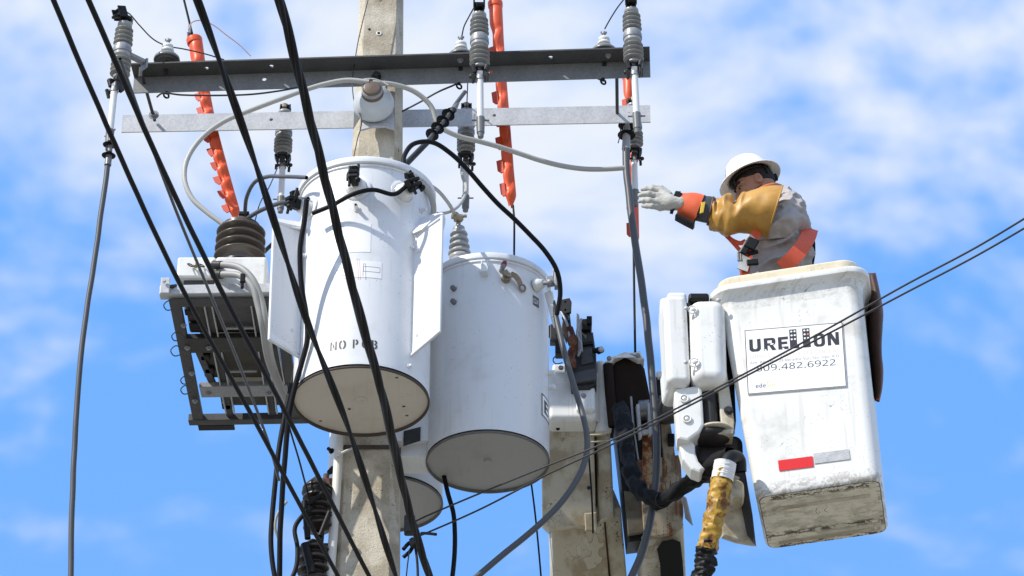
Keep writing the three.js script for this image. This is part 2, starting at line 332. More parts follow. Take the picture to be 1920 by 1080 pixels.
const M = {
  tank: std([0.78, 0.79, 0.80], 0.32, { map: pTank }),
  tank2: std([0.74, 0.76, 0.78], 0.33, { map: pTank }),
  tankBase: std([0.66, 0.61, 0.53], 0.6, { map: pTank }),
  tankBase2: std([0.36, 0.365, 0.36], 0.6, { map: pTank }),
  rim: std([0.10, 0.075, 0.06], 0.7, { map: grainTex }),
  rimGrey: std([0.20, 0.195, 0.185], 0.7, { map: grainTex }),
  porcelainW: std([0.72, 0.72, 0.69], 0.22),
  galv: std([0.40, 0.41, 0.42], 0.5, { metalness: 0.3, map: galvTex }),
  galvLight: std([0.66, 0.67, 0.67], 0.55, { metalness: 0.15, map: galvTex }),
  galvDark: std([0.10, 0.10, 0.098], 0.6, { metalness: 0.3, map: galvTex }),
  steel: std([0.06, 0.058, 0.055], 0.5, { metalness: 0.5, map: grainTex }),
  blackMetal: new THREE.MeshPhysicalMaterial({ color: new THREE.Color(0.012, 0.012, 0.012), roughness: 0.5, specularIntensity: 0.5, map: grainTex }),
  grey: std([0.33, 0.335, 0.33], 0.32),
  greyDark: std([0.17, 0.175, 0.17], 0.33),
  brown: std([0.095, 0.078, 0.064], 0.3),
  skyGrey: std([0.56, 0.60, 0.62], 0.28),
  copper: std([0.42, 0.33, 0.24], 0.5, { metalness: 0.5, map: grainTex }),
  brass: std([0.40, 0.33, 0.22], 0.45, { metalness: 0.6, map: grainTex }),
  fuse: std([0.76, 0.76, 0.74], 0.35),
  rubber: new THREE.MeshPhysicalMaterial({ color: new THREE.Color(0.008, 0.008, 0.0095), roughness: 0.55, specularIntensity: 0.35 }),
  rubberShine: std([0.011, 0.011, 0.012], 0.3),
  rubberGrey: std([0.075, 0.078, 0.082], 0.45),
  cableGrey: std([0.42, 0.415, 0.38], 0.5),
  conduit: std([0.30, 0.30, 0.285], 0.5),
  pvc: std([0.74, 0.72, 0.66], 0.4),
  wireDark: std([0.03, 0.03, 0.032], 0.5),
  wirePink: std([0.5, 0.32, 0.28], 0.5),
  orange: std([0.76, 0.095, 0.022], 0.42),
  orangeCloth: std([0.84, 0.125, 0.05], 0.7, { map: clothTex }),
  concrete: std([0.68, 0.66, 0.61], 0.9, { map: concTex, bumpMap: concBump, bumpScale: 0.0018 }),
  bucket: std([0.82, 0.82, 0.79], 0.42, { map: bucketTex }),
  cover: std([0.80, 0.80, 0.765], 0.4, { map: pBucket }),
  coverDirty: std([0.66, 0.645, 0.59], 0.6, { map: boomTex }),
  boom: std([0.62, 0.595, 0.525], 0.7, { map: boomTex }),
  liner: std([0.74, 0.66, 0.48], 0.6, { map: pBucket }),
  rust: std([0.62, 0.55, 0.46], 0.85, { map: rustTex }),
  rustRun: std([0.70, 0.66, 0.60], 0.8, { map: rustRun }),
  shaft: std([0.022, 0.018, 0.016], 0.55, { map: grainTex }),
  drum: std([0.30, 0.30, 0.30], 0.35, { metalness: 0.6, map: grainTex }),
  skin: std([0.36, 0.19, 0.12], 0.55),
  hair: std([0.012, 0.010, 0.009], 0.8),
  helmet: std([0.86, 0.86, 0.84], 0.3),
  shirt: std([0.50, 0.46, 0.43], 0.9, { map: clothTex }),
  trousers: std([0.10, 0.11, 0.15], 0.9, { map: clothTex }),
  sleeve: std([0.60, 0.315, 0.055], 0.45, { map: noiseTex(256, 0.3, (u, v) => { const k = 0.9 + 0.2 * (oct(u, v) - 0.5); return [k, k, k]; }) }),
  glove: std([0.54, 0.53, 0.48], 0.8, { map: clothTex }),
  gold: std([0.50, 0.33, 0.06], 0.5, { map: noiseTex(256, 0.25, (u, v) => mixc([0.97, 0.92, 0.72], [0.55, 0.42, 0.22], smooth(oct(u, v), 0.46, 0.72))) }),
  leather: std([0.085, 0.035, 0.018], 0.6, { map: grainTex }),
  hole: std([0.006, 0.006, 0.006], 0.9),
};

// ---------------------------------------------------------------- ground
{
  const g = new THREE.PlaneGeometry(3000, 3000).rotateX(-Math.PI / 2);
  const m = std([0.34, 0.315, 0.275], 0.95, { map: noiseTex(512, 6, (u, v) => { const k = 0.85 + 0.3 * (oct(u, v) - 0.5) + 0.15 * (n256(u * 256, v * 256) - 0.5); return [k, k, k * 0.97]; }) });
  const o = part(scene, 'ground', g, m); o.userData = { kind: 'structure' };
}

// ---------------------------------------------------------------- pole
const POLE = V(-0.665, 0, -13);
const poleR = y => 0.079 + (12.2 - (y - EYE)) * 0.0133; // half width, tapering upward
{
  const t = thing('utility_pole', 'weathered concrete utility pole carrying the crossarms and transformers', 'utility pole', POLE.clone());
  const oct8 = (y) => { const r = poleR(y), c = r * 0.28, p = [[r - c, r], [r, r - c], [r, -r + c], [r - c, -r], [-r + c, -r], [-r, -r + c], [-r, r - c], [-r + c, r]]; return p.map(([x, z]) => V(POLE.x + x, y, POLE.z + z)); };
  const pos = [], H = 15.4, S = 40;
  const quad = (a, b, c, d) => { for (const p of [a, b, c, a, c, d]) pos.push(p.x, p.y, p.z); };
  for (let i = 0; i < S; i++) { const a = oct8(H * i / S), b = oct8(H * (i + 1) / S); for (let k = 0; k < 8; k++) quad(a[(k + 1) % 8], b[(k + 1) % 8], b[k], a[k]); }
  const top = oct8(H); for (let k = 1; k < 7; k++) quad(top[0], top[k], top[k + 1], top[k + 1]);
  const g = new THREE.BufferGeometry(); g.setAttribute('position', new THREE.Float32BufferAttribute(pos, 3)); g.computeVertexNormals();
  part(t, 'shaft', g, M.concrete);
  for (const [px, py] of [[712, 22], [712, 88], [694, 80]]) {
    const p = A(px, py, 13); p.z = POLE.z + poleR(p.y); const small = px === 694;
    if (!small) part(t, 'hole_sleeve', [new THREE.TorusGeometry(0.0105, 0.004, 8, 20).translate(p.x, p.y, p.z + 0.001)], M.pvc);
    part(t, 'bolt_hole', [cyl(p, p.clone().add(V(0, 0, 0.003)), small ? 0.006 : 0.009, small ? 0.006 : 0.009, 16)], M.hole);
  }
  // steel band below the front transformer
  const by = A(690, 842, 12.87).y, br = poleR(by) + 0.004;
  part(t, 'steel_band', [bx(V(POLE.x, by, POLE.z + br), br * 1.75, 0.022, 0.006, 0.002), bx(V(POLE.x + br, by, POLE.z), 0.006, 0.022, br * 1.75, 0.002), bx(V(POLE.x - br, by, POLE.z), 0.006, 0.022, br * 1.75, 0.002)], M.rim);
}
{ // conduit up the pole's left side
  const t = thing('conduit_pipe', 'white plastic conduit strapped to the left side of the pole', 'conduit', A(630, 1100, 12.9));
  part(t, 'pipe', tube([A(637, 800, 12.83), A(633, 880, 12.83), A(628, 960, 12.83), A(622, 1040, 12.83), A(614, 1150, 12.83)], 0.021, 20, 16), M.pvc);
  part(t, 'strap', tube([A(628, 856, 12.80), A(636, 852, 12.79), A(648, 846, 12.80), A(660, 841, 12.83)], 0.006, 16, 8), M.fuse);
  part(t, 'bolt', [bolt(A(622, 846, 12.85), V(-0.6, 0, 1), 0.009, 0.03)], M.blackMetal);
}

// ---------------------------------------------------------------- crossarms
const ARM_Y = 9.46 + EYE;
function armEnds(x0, y0, x1, y1, h) { return [AY(x0, y0, h), AY(x1, y1, h)]; }
{
  // front angle: one leg level on top, reaching towards the eye, the other hanging at its back
  const [a, b] = armEnds(245, 118, 1218, 87, ARM_Y - EYE), dir = b.clone().sub(a), L = dir.length(), yaw = -Math.atan2(dir.z, dir.x);
  const t = model('steel_crossarm', 'long dark grey angle steel crossarm bolted across the front of the pole, upper in view', 'crossarm', a.clone().add(b).multiplyScalar(0.5));
  t.rotation.y = yaw;
  const loc = (px, py, d) => t.worldToLocal(A(px, py, d)); t.updateMatrixWorld(true);
  const W = 0.115, TH = 0.008;
  const leg = (h, holes, m) => { const s = new THREE.Shape(); s.moveTo(-L / 2, -h / 2); s.lineTo(L / 2, -h / 2); s.lineTo(L / 2, h / 2); s.lineTo(-L / 2, h / 2); s.closePath(); for (const [x, y] of holes) { const p = new THREE.Path(); p.absellipse(x, y, 0.011, 0.011, 0, Math.PI * 2, true); s.holes.push(p); } return new THREE.ExtrudeGeometry(s, { depth: TH, bevelEnabled: false, curveSegments: 18 }); };
  // holes where daylight shows through
  const topHoles = [384, 507, 1033].map((px) => [loc(px, 120, 12.75).x, 0.004]);
  const webHoles = [494, 921].map((px) => [loc(px, 145, 12.82).x, 0.012]);
  part(t, 'top_leg', [leg(W, topHoles).rotateX(Math.PI / 2).translate(0, 0, -W / 2)], M.galvDark);
  part(t, 'back_leg', [leg(0.094, webHoles).translate(0, -TH - 0.047, -W - 0.004)], std([0.30, 0.305, 0.30], 0.6, { metalness: 0.2, map: galvTex }));
  const cx = loc(705, 140, 12.8).x;
  part(t, 'centre_bolt', [bolt(V(cx, -0.055, -W + 0.006), V(0, 0, 1), 0.016, 0.03), bx(V(cx - 0.012, -0.075, -W + 0.024), 0.03, 0.09, 0.008, 0.003, 0, 0, -0.5)], M.steel);
  for (const px of [864, 1141]) part(t, 'bolt', [bolt(V(loc(px, 105, 12.77).x, -TH, -0.05), V(0, -1, 0), 0.01, 0.014)], M.galv);
  // hooks under the arm where the bracing wire is tied
  for (const px of [310, 862, 1132]) { const x = loc(px, 175, 12.85).x; part(t, 'eye_bolt', [new THREE.TorusGeometry(0.014, 0.005, 8, 16).rotateY(0.6).translate(x, -0.122, -W), cyl(V(x, -0.1, -W), V(x, -0.112, -W), 0.007)], M.blackMetal); }
}
{
  const [a, b] = armEnds(230, 216, 1219, 197, ARM_Y - EYE), dir = b.clone().sub(a), L = dir.length();
  const t = model('steel_crossarm', 'pale galvanised crossarm across the back of the pole, lower in view', 'crossarm', a.clone().add(b).multiplyScalar(0.5));
  t.rotation.y = -Math.atan2(dir.z, dir.x); t.updateMatrixWorld(true);
  const loc = (px, py, d) => t.worldToLocal(A(px, py, d));
  const s = new THREE.Shape(); s.moveTo(-L / 2, -0.105); s.lineTo(L / 2, -0.105); s.lineTo(L / 2, 0); s.lineTo(-L / 2, 0); s.closePath();
  for (const px of [508, 927]) { const p = new THREE.Path(), x = loc(px, 214, 13.17).x; p.absarc(x, -0.045, 0.009, 0, Math.PI * 2, true); s.holes.push(p); }
  part(t, 'front_leg', [new THREE.ExtrudeGeometry(s, { depth: 0.007, bevelEnabled: false }).translate(0, 0, -0.007)], M.galvLight);
  part(t, 'top_leg', [bx(V(0, -0.004, -0.06), L, 0.008, 0.1, 0.002)], M.galv);
}
// threaded rods that tie the two arms together
for (const [x0, x1, end] of [[266, 288, 'left'], [1156, 1158, 'right']]) {
  const p = AY(x0, 145, ARM_Y - EYE - 0.045), q = AY(x1, 213, ARM_Y - EYE - 0.045); p.z = -12.79; q.z = -13.2;
  const m = thing('spacer_rod', `threaded rod tying both crossarms together near their ${end} end`, 'rod', p, 'rods between the crossarms');
  part(m, 'rod', cyl(p, q, 0.0085, 0.0085, 12), M.wireDark);
  part(m, 'nut', [bolt(V(q.x, q.y, -13.155), V(0, 0, 1), 0.017, 0.018)], M.galv);
  part(m, 'end_plate', [bx(p.clone().add(V(0.0, 0.0, 0.005)), 0.02, 0.07, 0.012, 0.004)], M.galvDark);
}

// ---------------------------------------------------------------- fuse cutouts
const shed = (y, r, core, h = 0.016) => [[core, y - h * 0.5], [core + 0.003, y - h * 0.42], [r - 0.002, y - h * 0.38], [r, y - h * 0.22], [r - 0.003, y - h * 0.02], [core + 0.004, y + h * 0.4], [core, y + h * 0.5]];
function makeCutout() {
  // origin: middle of the insulator; +z away from the arm
  const t = model('fuse_cutout', '', 'fuse cutout', V(0, 0, 0), 'fuse cutouts on the crossarms');
  const prof = [[0.001, -0.165], [0.03, -0.165], [0.032, -0.15]];
  for (let i = 0; i < 4; i++) prof.push(...shed(-0.13 + i * 0.026, 0.05, 0.019, 0.013));
  prof.push([0.041, -0.032], [0.043, -0.028], [0.043, 0.028], [0.041, 0.032]);
  for (let i = 0; i < 4; i++) prof.push(...shed(0.052 + i * 0.026, 0.048 - i * 0.001, 0.019, 0.013));
  prof.push([0.036, 0.145], [0.036, 0.165], [0.03, 0.168], [0.001, 0.168]);
  part(t, 'insulator', lathe(prof, 40), M.grey);
  part(t, 'mount_band', [lathe([[0.0435, -0.012], [0.0465, -0.012], [0.0465, 0.012], [0.0435, 0.012]], 36), bx(V(0, 0, -0.085), 0.034, 0.02, 0.09, 0.004), bx(V(0, -0.012, -0.135), 0.05, 0.055, 0.012, 0.004)], M.galv);
  const top = part(t, 'upper_contact', [cyl(V(0, 0.166, 0), V(0, 0.19, 0), 0.022, 0.018), bx(V(0, 0.2, 0.012), 0.052, 0.022, 0.075, 0.008), bx(V(0.025, 0.215, 0.035), 0.008, 0.06, 0.05, 0.003, 0.4), bx(V(-0.025, 0.215, 0.035), 0.008, 0.06, 0.05, 0.003, 0.4), cyl(V(-0.03, 0.23, 0.05), V(0.03, 0.23, 0.05), 0.006), bx(V(0, 0.188, 0.05), 0.03, 0.014, 0.05, 0.004, 0.5)], M.blackMetal);
  part(top, 'terminal', [bx(V(0, 0.192, -0.03), 0.022, 0.03, 0.02, 0.004), cyl(V(-0.018, 0.2, -0.03), V(0.018, 0.2, -0.03), 0.006)], M.brass);
  part(t, 'hinge', [cyl(V(0, -0.19, 0), V(0, -0.164, 0), 0.018, 0.024), bx(V(0.026, -0.2, 0.012), 0.008, 0.085, 0.04, 0.004, 0.15), bx(V(-0.026, -0.2, 0.012), 0.008, 0.085, 0.04, 0.004, 0.15), cyl(V(-0.04, -0.228, 0.022), V(0.04, -0.228, 0.022), 0.007), bx(V(0, -0.182, -0.012), 0.056, 0.014, 0.05, 0.004), ball(V(-0.042, -0.228, 0.022), 0.012), bx(V(0.036, -0.235, 0.03), 0.012, 0.045, 0.014, 0.004, 0.3), bx(V(-0.03, -0.185, 0.02), 0.02, 0.05, 0.045, 0.006, 0.2, 0, 0.2), bx(V(0.032, -0.18, 0.016), 0.018, 0.04, 0.05, 0.006, 0, 0, -0.3), bx(V(-0.034, -0.25, 0.036), 0.014, 0.05, 0.016, 0.004, 0.4), bx(V(0, -0.2, -0.018), 0.03, 0.06, 0.016, 0.004)], M.steel);
  part(t, 'trunnion', [bx(V(0, -0.212, 0.02), 0.034, 0.03, 0.026, 0.006), cyl(V(0, -0.25, 0.022), V(0, -0.225, 0.022), 0.021, 0.017)], M.galv);
  const f = part(t, 'fuse_tube', [cyl(V(0, -0.475, 0.022), V(0, -0.245, 0.022), 0.0165, 0.0165, 24)], M.fuse);
  part(f, 'end_cap', [cyl(V(0, -0.565, 0.022), V(0, -0.475, 0.022), 0.019, 0.021, 20), cyl(V(-0.042, -0.49, 0.022), V(0.042, -0.49, 0.022), 0.0045, 0.0045, 8), cyl(V(0, -0.59, 0.022), V(0, -0.56, 0.022), 0.014, 0.017, 16)], M.greyDark);
  return t;
}
const cut0 = makeCutout();
let cutN = 0;
function cutout(pos, ry, tilt, label, roll = 0) {
  let o = cut0; if (cutN++) { o = cut0.clone(); o.name = numbered('fuse_cutout'); scene.add(o); o.userData = { ...cut0.userData }; }
  o.position.copy(pos); o.rotation.set(tilt, ry, roll, 'YXZ'); o.userData.label = label; if (ry > 3) o.scale.set(0.95, 0.8, 0.95);
  return o;
}
const midY = ARM_Y - 0.012;
{
  const P = [
    [A(229, 97, 12.62), -0.85, 0.0, 'open fuse cutout hanging at the far left end of the front crossarm', -0.03],
    [A(899, 78, 12.60), 0.02, 0.0, 'open fuse cutout on the front crossarm just right of the pole', 0.015],
    [A(1186, 70, 12.56), -0.03, 0.0, 'open fuse cutout at the right end of the front crossarm', 0.02],
    [A(532, 250, 13.36), Math.PI, 0, 'open fuse cutout hung behind the rear crossarm left of the pole', 0],
    [A(874, 248, 13.36), Math.PI, 0, 'open fuse cutout hung behind the rear crossarm above the right transformer', 0],
    [A(1188, 238, 13.36), Math.PI, 0, 'open fuse cutout hung behind the rear crossarm right end beside the thick grey cable', 0],
  ];
  for (const a of P) cutout(...a);
}

// ---------------------------------------------------------------- pin insulators on the front arm
function makePin() {
  const t = model('pin_insulator', '', 'insulator', V(0, 0, 0), 'pin insulators on the front crossarm');
  part(t, 'pin', [cyl(V(0, -0.03, 0), V(0, 0.05, 0), 0.011), cyl(V(0, 0, 0), V(0, 0.012, 0), 0.024)], M.steel);
  part(t, 'bell', lathe([[0.012, 0.04], [0.03, 0.036], [0.036, 0.05], [0.046, 0.038], [0.052, 0.056], [0.060, 0.045], [0.066, 0.05], [0.064, 0.062], [0.045, 0.083], [0.03, 0.09], [0.024, 0.1]], 40), M.greyDark);
  part(t, 'head', lathe([[0.024, 0.098], [0.033, 0.1], [0.033, 0.112], [0.024, 0.116], [0.024, 0.124], [0.03, 0.128], [0.028, 0.14], [0.012, 0.146], [0.001, 0.147]], 32), M.porcelainW);
  part(t, 'tie_clamp', [cyl(V(0, 0.145, 0), V(0, 0.185, 0), 0.006), ball(V(0, 0.172, 0), 0.012), cyl(V(-0.016, 0.178, 0), V(0.016, 0.178, 0), 0.006)], M.galv);
  return t;
}
const pin0 = makePin();
[[313, 12.82, 'bell shaped pin insulator on the front crossarm left end'], [864, 12.8, 'bell shaped pin insulator partly behind the middle fuse cutout'], [1133, 12.76, 'bell shaped pin insulator on the front crossarm right end']].forEach(([px, d, label], i) => {
  let o = pin0; if (i) { o = pin0.clone(); o.name = numbered('pin_insulator'); scene.add(o); o.userData = { ...pin0.userData }; }
  const p = AY(px, 108, ARM_Y - EYE); o.position.set(p.x * d / -p.z, ARM_Y, -d); o.userData.label = label;
});

// ---------------------------------------------------------------- the big insulator and its bracket on the pole
{
  const b = A(705, 225, 12.86), t = thing('post_insulator', 'large pale grey bell insulator pointing out from the pole under the front crossarm', 'insulator', b.clone());
  const axis = V(-0.03, 0.05, 1).normalize(), base = A(701, 199, 12.80);
  part(t, 'bell', lathe([[0.02, -0.024], [0.07, -0.02], [0.096, -0.006], [0.101, 0.006], [0.101, 0.022], [0.096, 0.044], [0.086, 0.064], [0.072, 0.081], [0.058, 0.092], [0.05, 0.1]], 56, base, axis), M.skyGrey);
  part(t, 'neck', lathe([[0.054, 0.09], [0.054, 0.102], [0.047, 0.110], [0.042, 0.114], [0.042, 0.124], [0.047, 0.129], [0.046, 0.143], [0.036, 0.150], [0.001, 0.152]], 36, base, axis), std([0.20, 0.145, 0.10], 0.4, { map: grainTex }));
  const c = base.clone().addScaledVector(axis, 0.126);
  part(t, 'tie_wire', [0.118, 0.134].map(h => new THREE.TorusGeometry(0.048, 0.0042, 8, 32).applyMatrix4(along(axis, base.clone().addScaledVector(axis, h)).multiply(new THREE.Matrix4().makeRotationX(Math.PI / 2)))), M.galv);
  part(t, 'tie_wire', [new THREE.TorusGeometry(0.047, 0.0055, 8, 32).applyMatrix4(along(axis, c).multiply(new THREE.Matrix4().makeRotationX(Math.PI / 2))), tube([c.clone().add(V(-0.045, 0.02, 0)), c.clone().add(V(-0.05, 0.05, 0.01)), c.clone().add(V(0.0, 0.056, 0.015)), c.clone().add(V(0.05, 0.04, 0.01)), c.clone().add(V(0.08, 0.02, 0.01))], 0.005)], M.cableGrey);
  part(t, 'pin', [cyl(base.clone().addScaledVector(axis, -0.07), base, 0.016)], M.steel);
  part(t, 'bracket', [slab([[684, 204, 12.835], [737, 204, 12.835], [740, 243, 12.80], [722, 236, 12.80], [698, 237, 12.80], [674, 245, 12.80]], 0.012, 0.003), boxAt(690, 180, 731, 212, 12.84, 0.03, 0.004)], M.galvLight);
  part(t, 'bracket_bolt', [bolt(A(704, 222, 12.80), V(0, 0, 1), 0.013, 0.03)], M.steel);
}

// ---------------------------------------------------------------- orange line guards
const tabM = std([0.55, 0.05, 0.018], 0.5);
function guard(label, pts, d, w, seed, wire) {
  const t = thing('line_guard', label, 'line guard', A(pts[0][0], pts[0][1], d), 'orange line guards');
  const C = curve(pts.map(([x, y]) => A(x, y, d))), L = C.getLength(), n = Math.ceil(L / 0.005), pos = [], idx = [], S = 30;
  // a split rubber hose: creased back, and a broad lip folded out on its left that is notched at even steps
  const step = L / Math.round(L / (seed === 1 ? 0.09 : 0.15));
  for (let i = 0; i <= n; i++) {
    const f = i / n, p = C.getPointAt(f), q = f * L;
    const taper = 1 - 0.6 * smooth(f, 0.94, 1), open = smooth(f, 0.10, 0.17);
    const saw = ((q / step) % 1 + 1) % 1, lip = open * (smooth(saw, 0.0, 0.06) - smooth(saw, 0.58, 0.66)) * (0.8 + 0.5 * N3.noise(q * 5, seed, 1));
    for (let j = 0; j <= S; j++) {
      const g = j / S, a = Math.PI * (1.06 - g * 1.5); // from the left edge over the near side to the right and round the back
      const dg = (((q / step * 1.0 + g * 1.1) % 1) + 1) % 1, crease = 0.30 * (smooth(dg, 0, 0.55) - smooth(dg, 0.62, 0.95)) + Math.abs(N3.noise(q * 8 + j * 0.08, j * 0.2, seed)) * 0.16;
      const near = smooth(Math.sin(a), 0.1, 0.7), r = w * taper * (1.03 - crease * near * (0.2 + 0.8 * open) + 0.03 * N3.noise(q * 7, j * 0.2, seed));
      let x = Math.cos(a) * r, z = Math.sin(a) * r;
      if (j < 7) { const k = (7 - j) / 7; x = x * (1 - 0.25 * k * open) - w * taper * (-0.25 * open) * k; z += w * 0.35 * open * k * Math.sin(k * 3); }
      pos.push(p.x + x, p.y, p.z + z);
    }
  }
  const row = S + 1;
  for (let i = 0; i < n; i++) for (let j = 0; j < S; j++) { const a = i * row + j; idx.push(a, a + row, a + 1, a + 1, a + row, a + row + 1); }
  const g = new THREE.BufferGeometry(); g.setAttribute('position', new THREE.Float32BufferAttribute(pos, 3)); g.setIndex(idx); g.computeVertexNormals();
  if (label) { // the folded lip shows as a row of square tabs
    const n2 = Math.round(L / step);
    for (let k = 0; k < n2; k++) {
      const f0 = (k + 0.08) / n2, f1 = (k + 0.62) / n2;
      if (f0 < 0.14 || f1 > 0.99) continue;
      const a = C.getPointAt(f0), b = C.getPointAt(f1), out = w * (1.32 + 0.22 * rng()), z = w * (0.35 + 0.3 * rng());
      part(t, 'lip_tab', [slab([a.clone().add(V(-w * 0.55, 0, w * 0.75)), a.clone().add(V(-out, -0.004, z)), b.clone().add(V(-out * 0.98, 0.012, z)), b.clone().add(V(-w * 0.9, -0.006, w * 0.55)), b.clone().add(V(-w * 0.5, 0, w * 0.8))], 0.006, 0.002)], tabM);
    }
  }
  const m = M.orange.clone(); m.side = THREE.DoubleSide;
  part(t, 'hose', g, m);
  part(t, 'bell_end', [lathe([[w * 1.02, -0.0], [w * 1.12, 0.004], [w * 1.16, 0.03], [w * 1.1, 0.036], [w * 1.0, 0.02]], 32, C.getPointAt(0).add(V(0, -0.03, 0)), C.getPointAt(0).sub(C.getPointAt(0.1)))], m);
}
guard('orange rubber line guard hanging left of the pole down to the brown insulator', [[366, 74], [378, 160], [392, 230], [415, 320], [441, 412]], 13.28, 0.036, 1);
guard('orange rubber line guard hanging from the top of the picture right of the pole', [[929, 6], [934, 110], [942, 210], [950, 310], [957, 388]], 13.28, 0.034, 2);
guard('narrow orange line guard hanging beside the thick grey cable at right end of crossarms', [[1177, 140], [1181, 230], [1186, 330], [1189, 464]], 13.5, 0.026, 3);

// ---------------------------------------------------------------- transformers
function ringAt(c, y, phi, r) { return V(c.x + Math.sin(phi) * r, y, c.z + Math.cos(phi) * r); }
// low voltage bushing standing out of a tank wall
function bushing(parent, c, y, phi, R, len = 0.055, big = 1) {
  const out = V(Math.sin(phi), 0.0, Math.cos(phi)), p = ringAt(c, y, phi, R - 0.004);
  const b = part(parent, 'bushing', lathe([[0.052 * big, 0], [0.052 * big, 0.008], [0.044 * big, 0.012], [0.042 * big, len * 0.5], [0.034 * big, len * 0.9], [0.03 * big, len], [0.001, len + 0.002]], 32, p, out), M.porcelainW);
  return [b, p, out];
}
function clampOn(b, p, out, len, turn = 0, m = M.blackMetal) {
  const q = new THREE.Quaternion().setFromUnitVectors(V(0, 0, 1), out), mat = new THREE.Matrix4().compose(p.clone().addScaledVector(out, len), q, V(1, 1, 1)).multiply(new THREE.Matrix4().makeRotationZ(turn));
  const gs = [bx(V(0, 0, 0.02), 0.034, 0.05, 0.03, 0.006), bx(V(0, 0.02, 0.05), 0.046, 0.018, 0.05, 0.005, 0.25), bx(V(0, -0.012, 0.055), 0.046, 0.02, 0.045, 0.006, -0.2), bx(V(0, 0.048, 0.04), 0.03, 0.03, 0.04, 0.006, 0.5), cyl(V(-0.02, 0.06, 0.045), V(-0.02, -0.05, 0.05), 0.007), cyl(V(0.018, 0.07, 0.04), V(0.018, -0.045, 0.055), 0.007), ball(V(0.02, -0.03, 0.065), 0.014), bx(V(-0.028, 0.01, 0.04), 0.012, 0.04, 0.03, 0.004, 0, 0.4)];
  const mine = merged(gs).applyMatrix4(mat);
  part(b, 'terminal_clamp', mine, m);
}
function bodyOf(t, c, y0, y1, R, mats, lidR) {
  part(t, 'tank', lathe([[R, y0 + 0.012], [R + 0.001, y0 + 0.03], [R, y0 + 0.06], [R, y1 - 0.03]], 96, V(c.x, 0, c.z)), mats[0]);
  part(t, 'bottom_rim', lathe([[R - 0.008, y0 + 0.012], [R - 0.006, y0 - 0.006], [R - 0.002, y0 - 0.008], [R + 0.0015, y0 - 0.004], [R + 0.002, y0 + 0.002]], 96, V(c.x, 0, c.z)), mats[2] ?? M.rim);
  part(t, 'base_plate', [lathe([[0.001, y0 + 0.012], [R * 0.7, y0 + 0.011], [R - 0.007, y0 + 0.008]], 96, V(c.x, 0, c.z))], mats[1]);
  part(t, 'lid', lathe([[R - 0.02, y1 - 0.034], [lidR - 0.004, y1 - 0.034], [lidR, y1 - 0.028], [lidR, y1 - 0.004], [lidR - 0.006, y1 + 0.002], [R * 0.8, y1 + 0.03], [R * 0.4, y1 + 0.05], [0.001, y1 + 0.055]], 96, V(c.x, 0, c.z)), mats[0]);
  part(t, 'lid_band', lathe([[R, y1 - 0.05], [R + 0.006, y1 - 0.048], [R + 0.006, y1 - 0.038], [R, y1 - 0.0345]], 96, V(c.x, 0, c.z)), mats[0]);
}
function print3(parent, name, tex, c, R, phi0, phi1, y0, y1) { // thin print that follows a tank
  const g = new THREE.CylinderGeometry(R, R, y1 - y0, 40, 1, true, phi0, phi1 - phi0).translate(c.x, (y0 + y1) / 2, c.z);
  return part(parent, name, g, new THREE.MeshStandardMaterial({ map: tex, roughness: 0.5, transparent: true }), true);
}
const yAt = (py, d) => A(960, py, d).y;
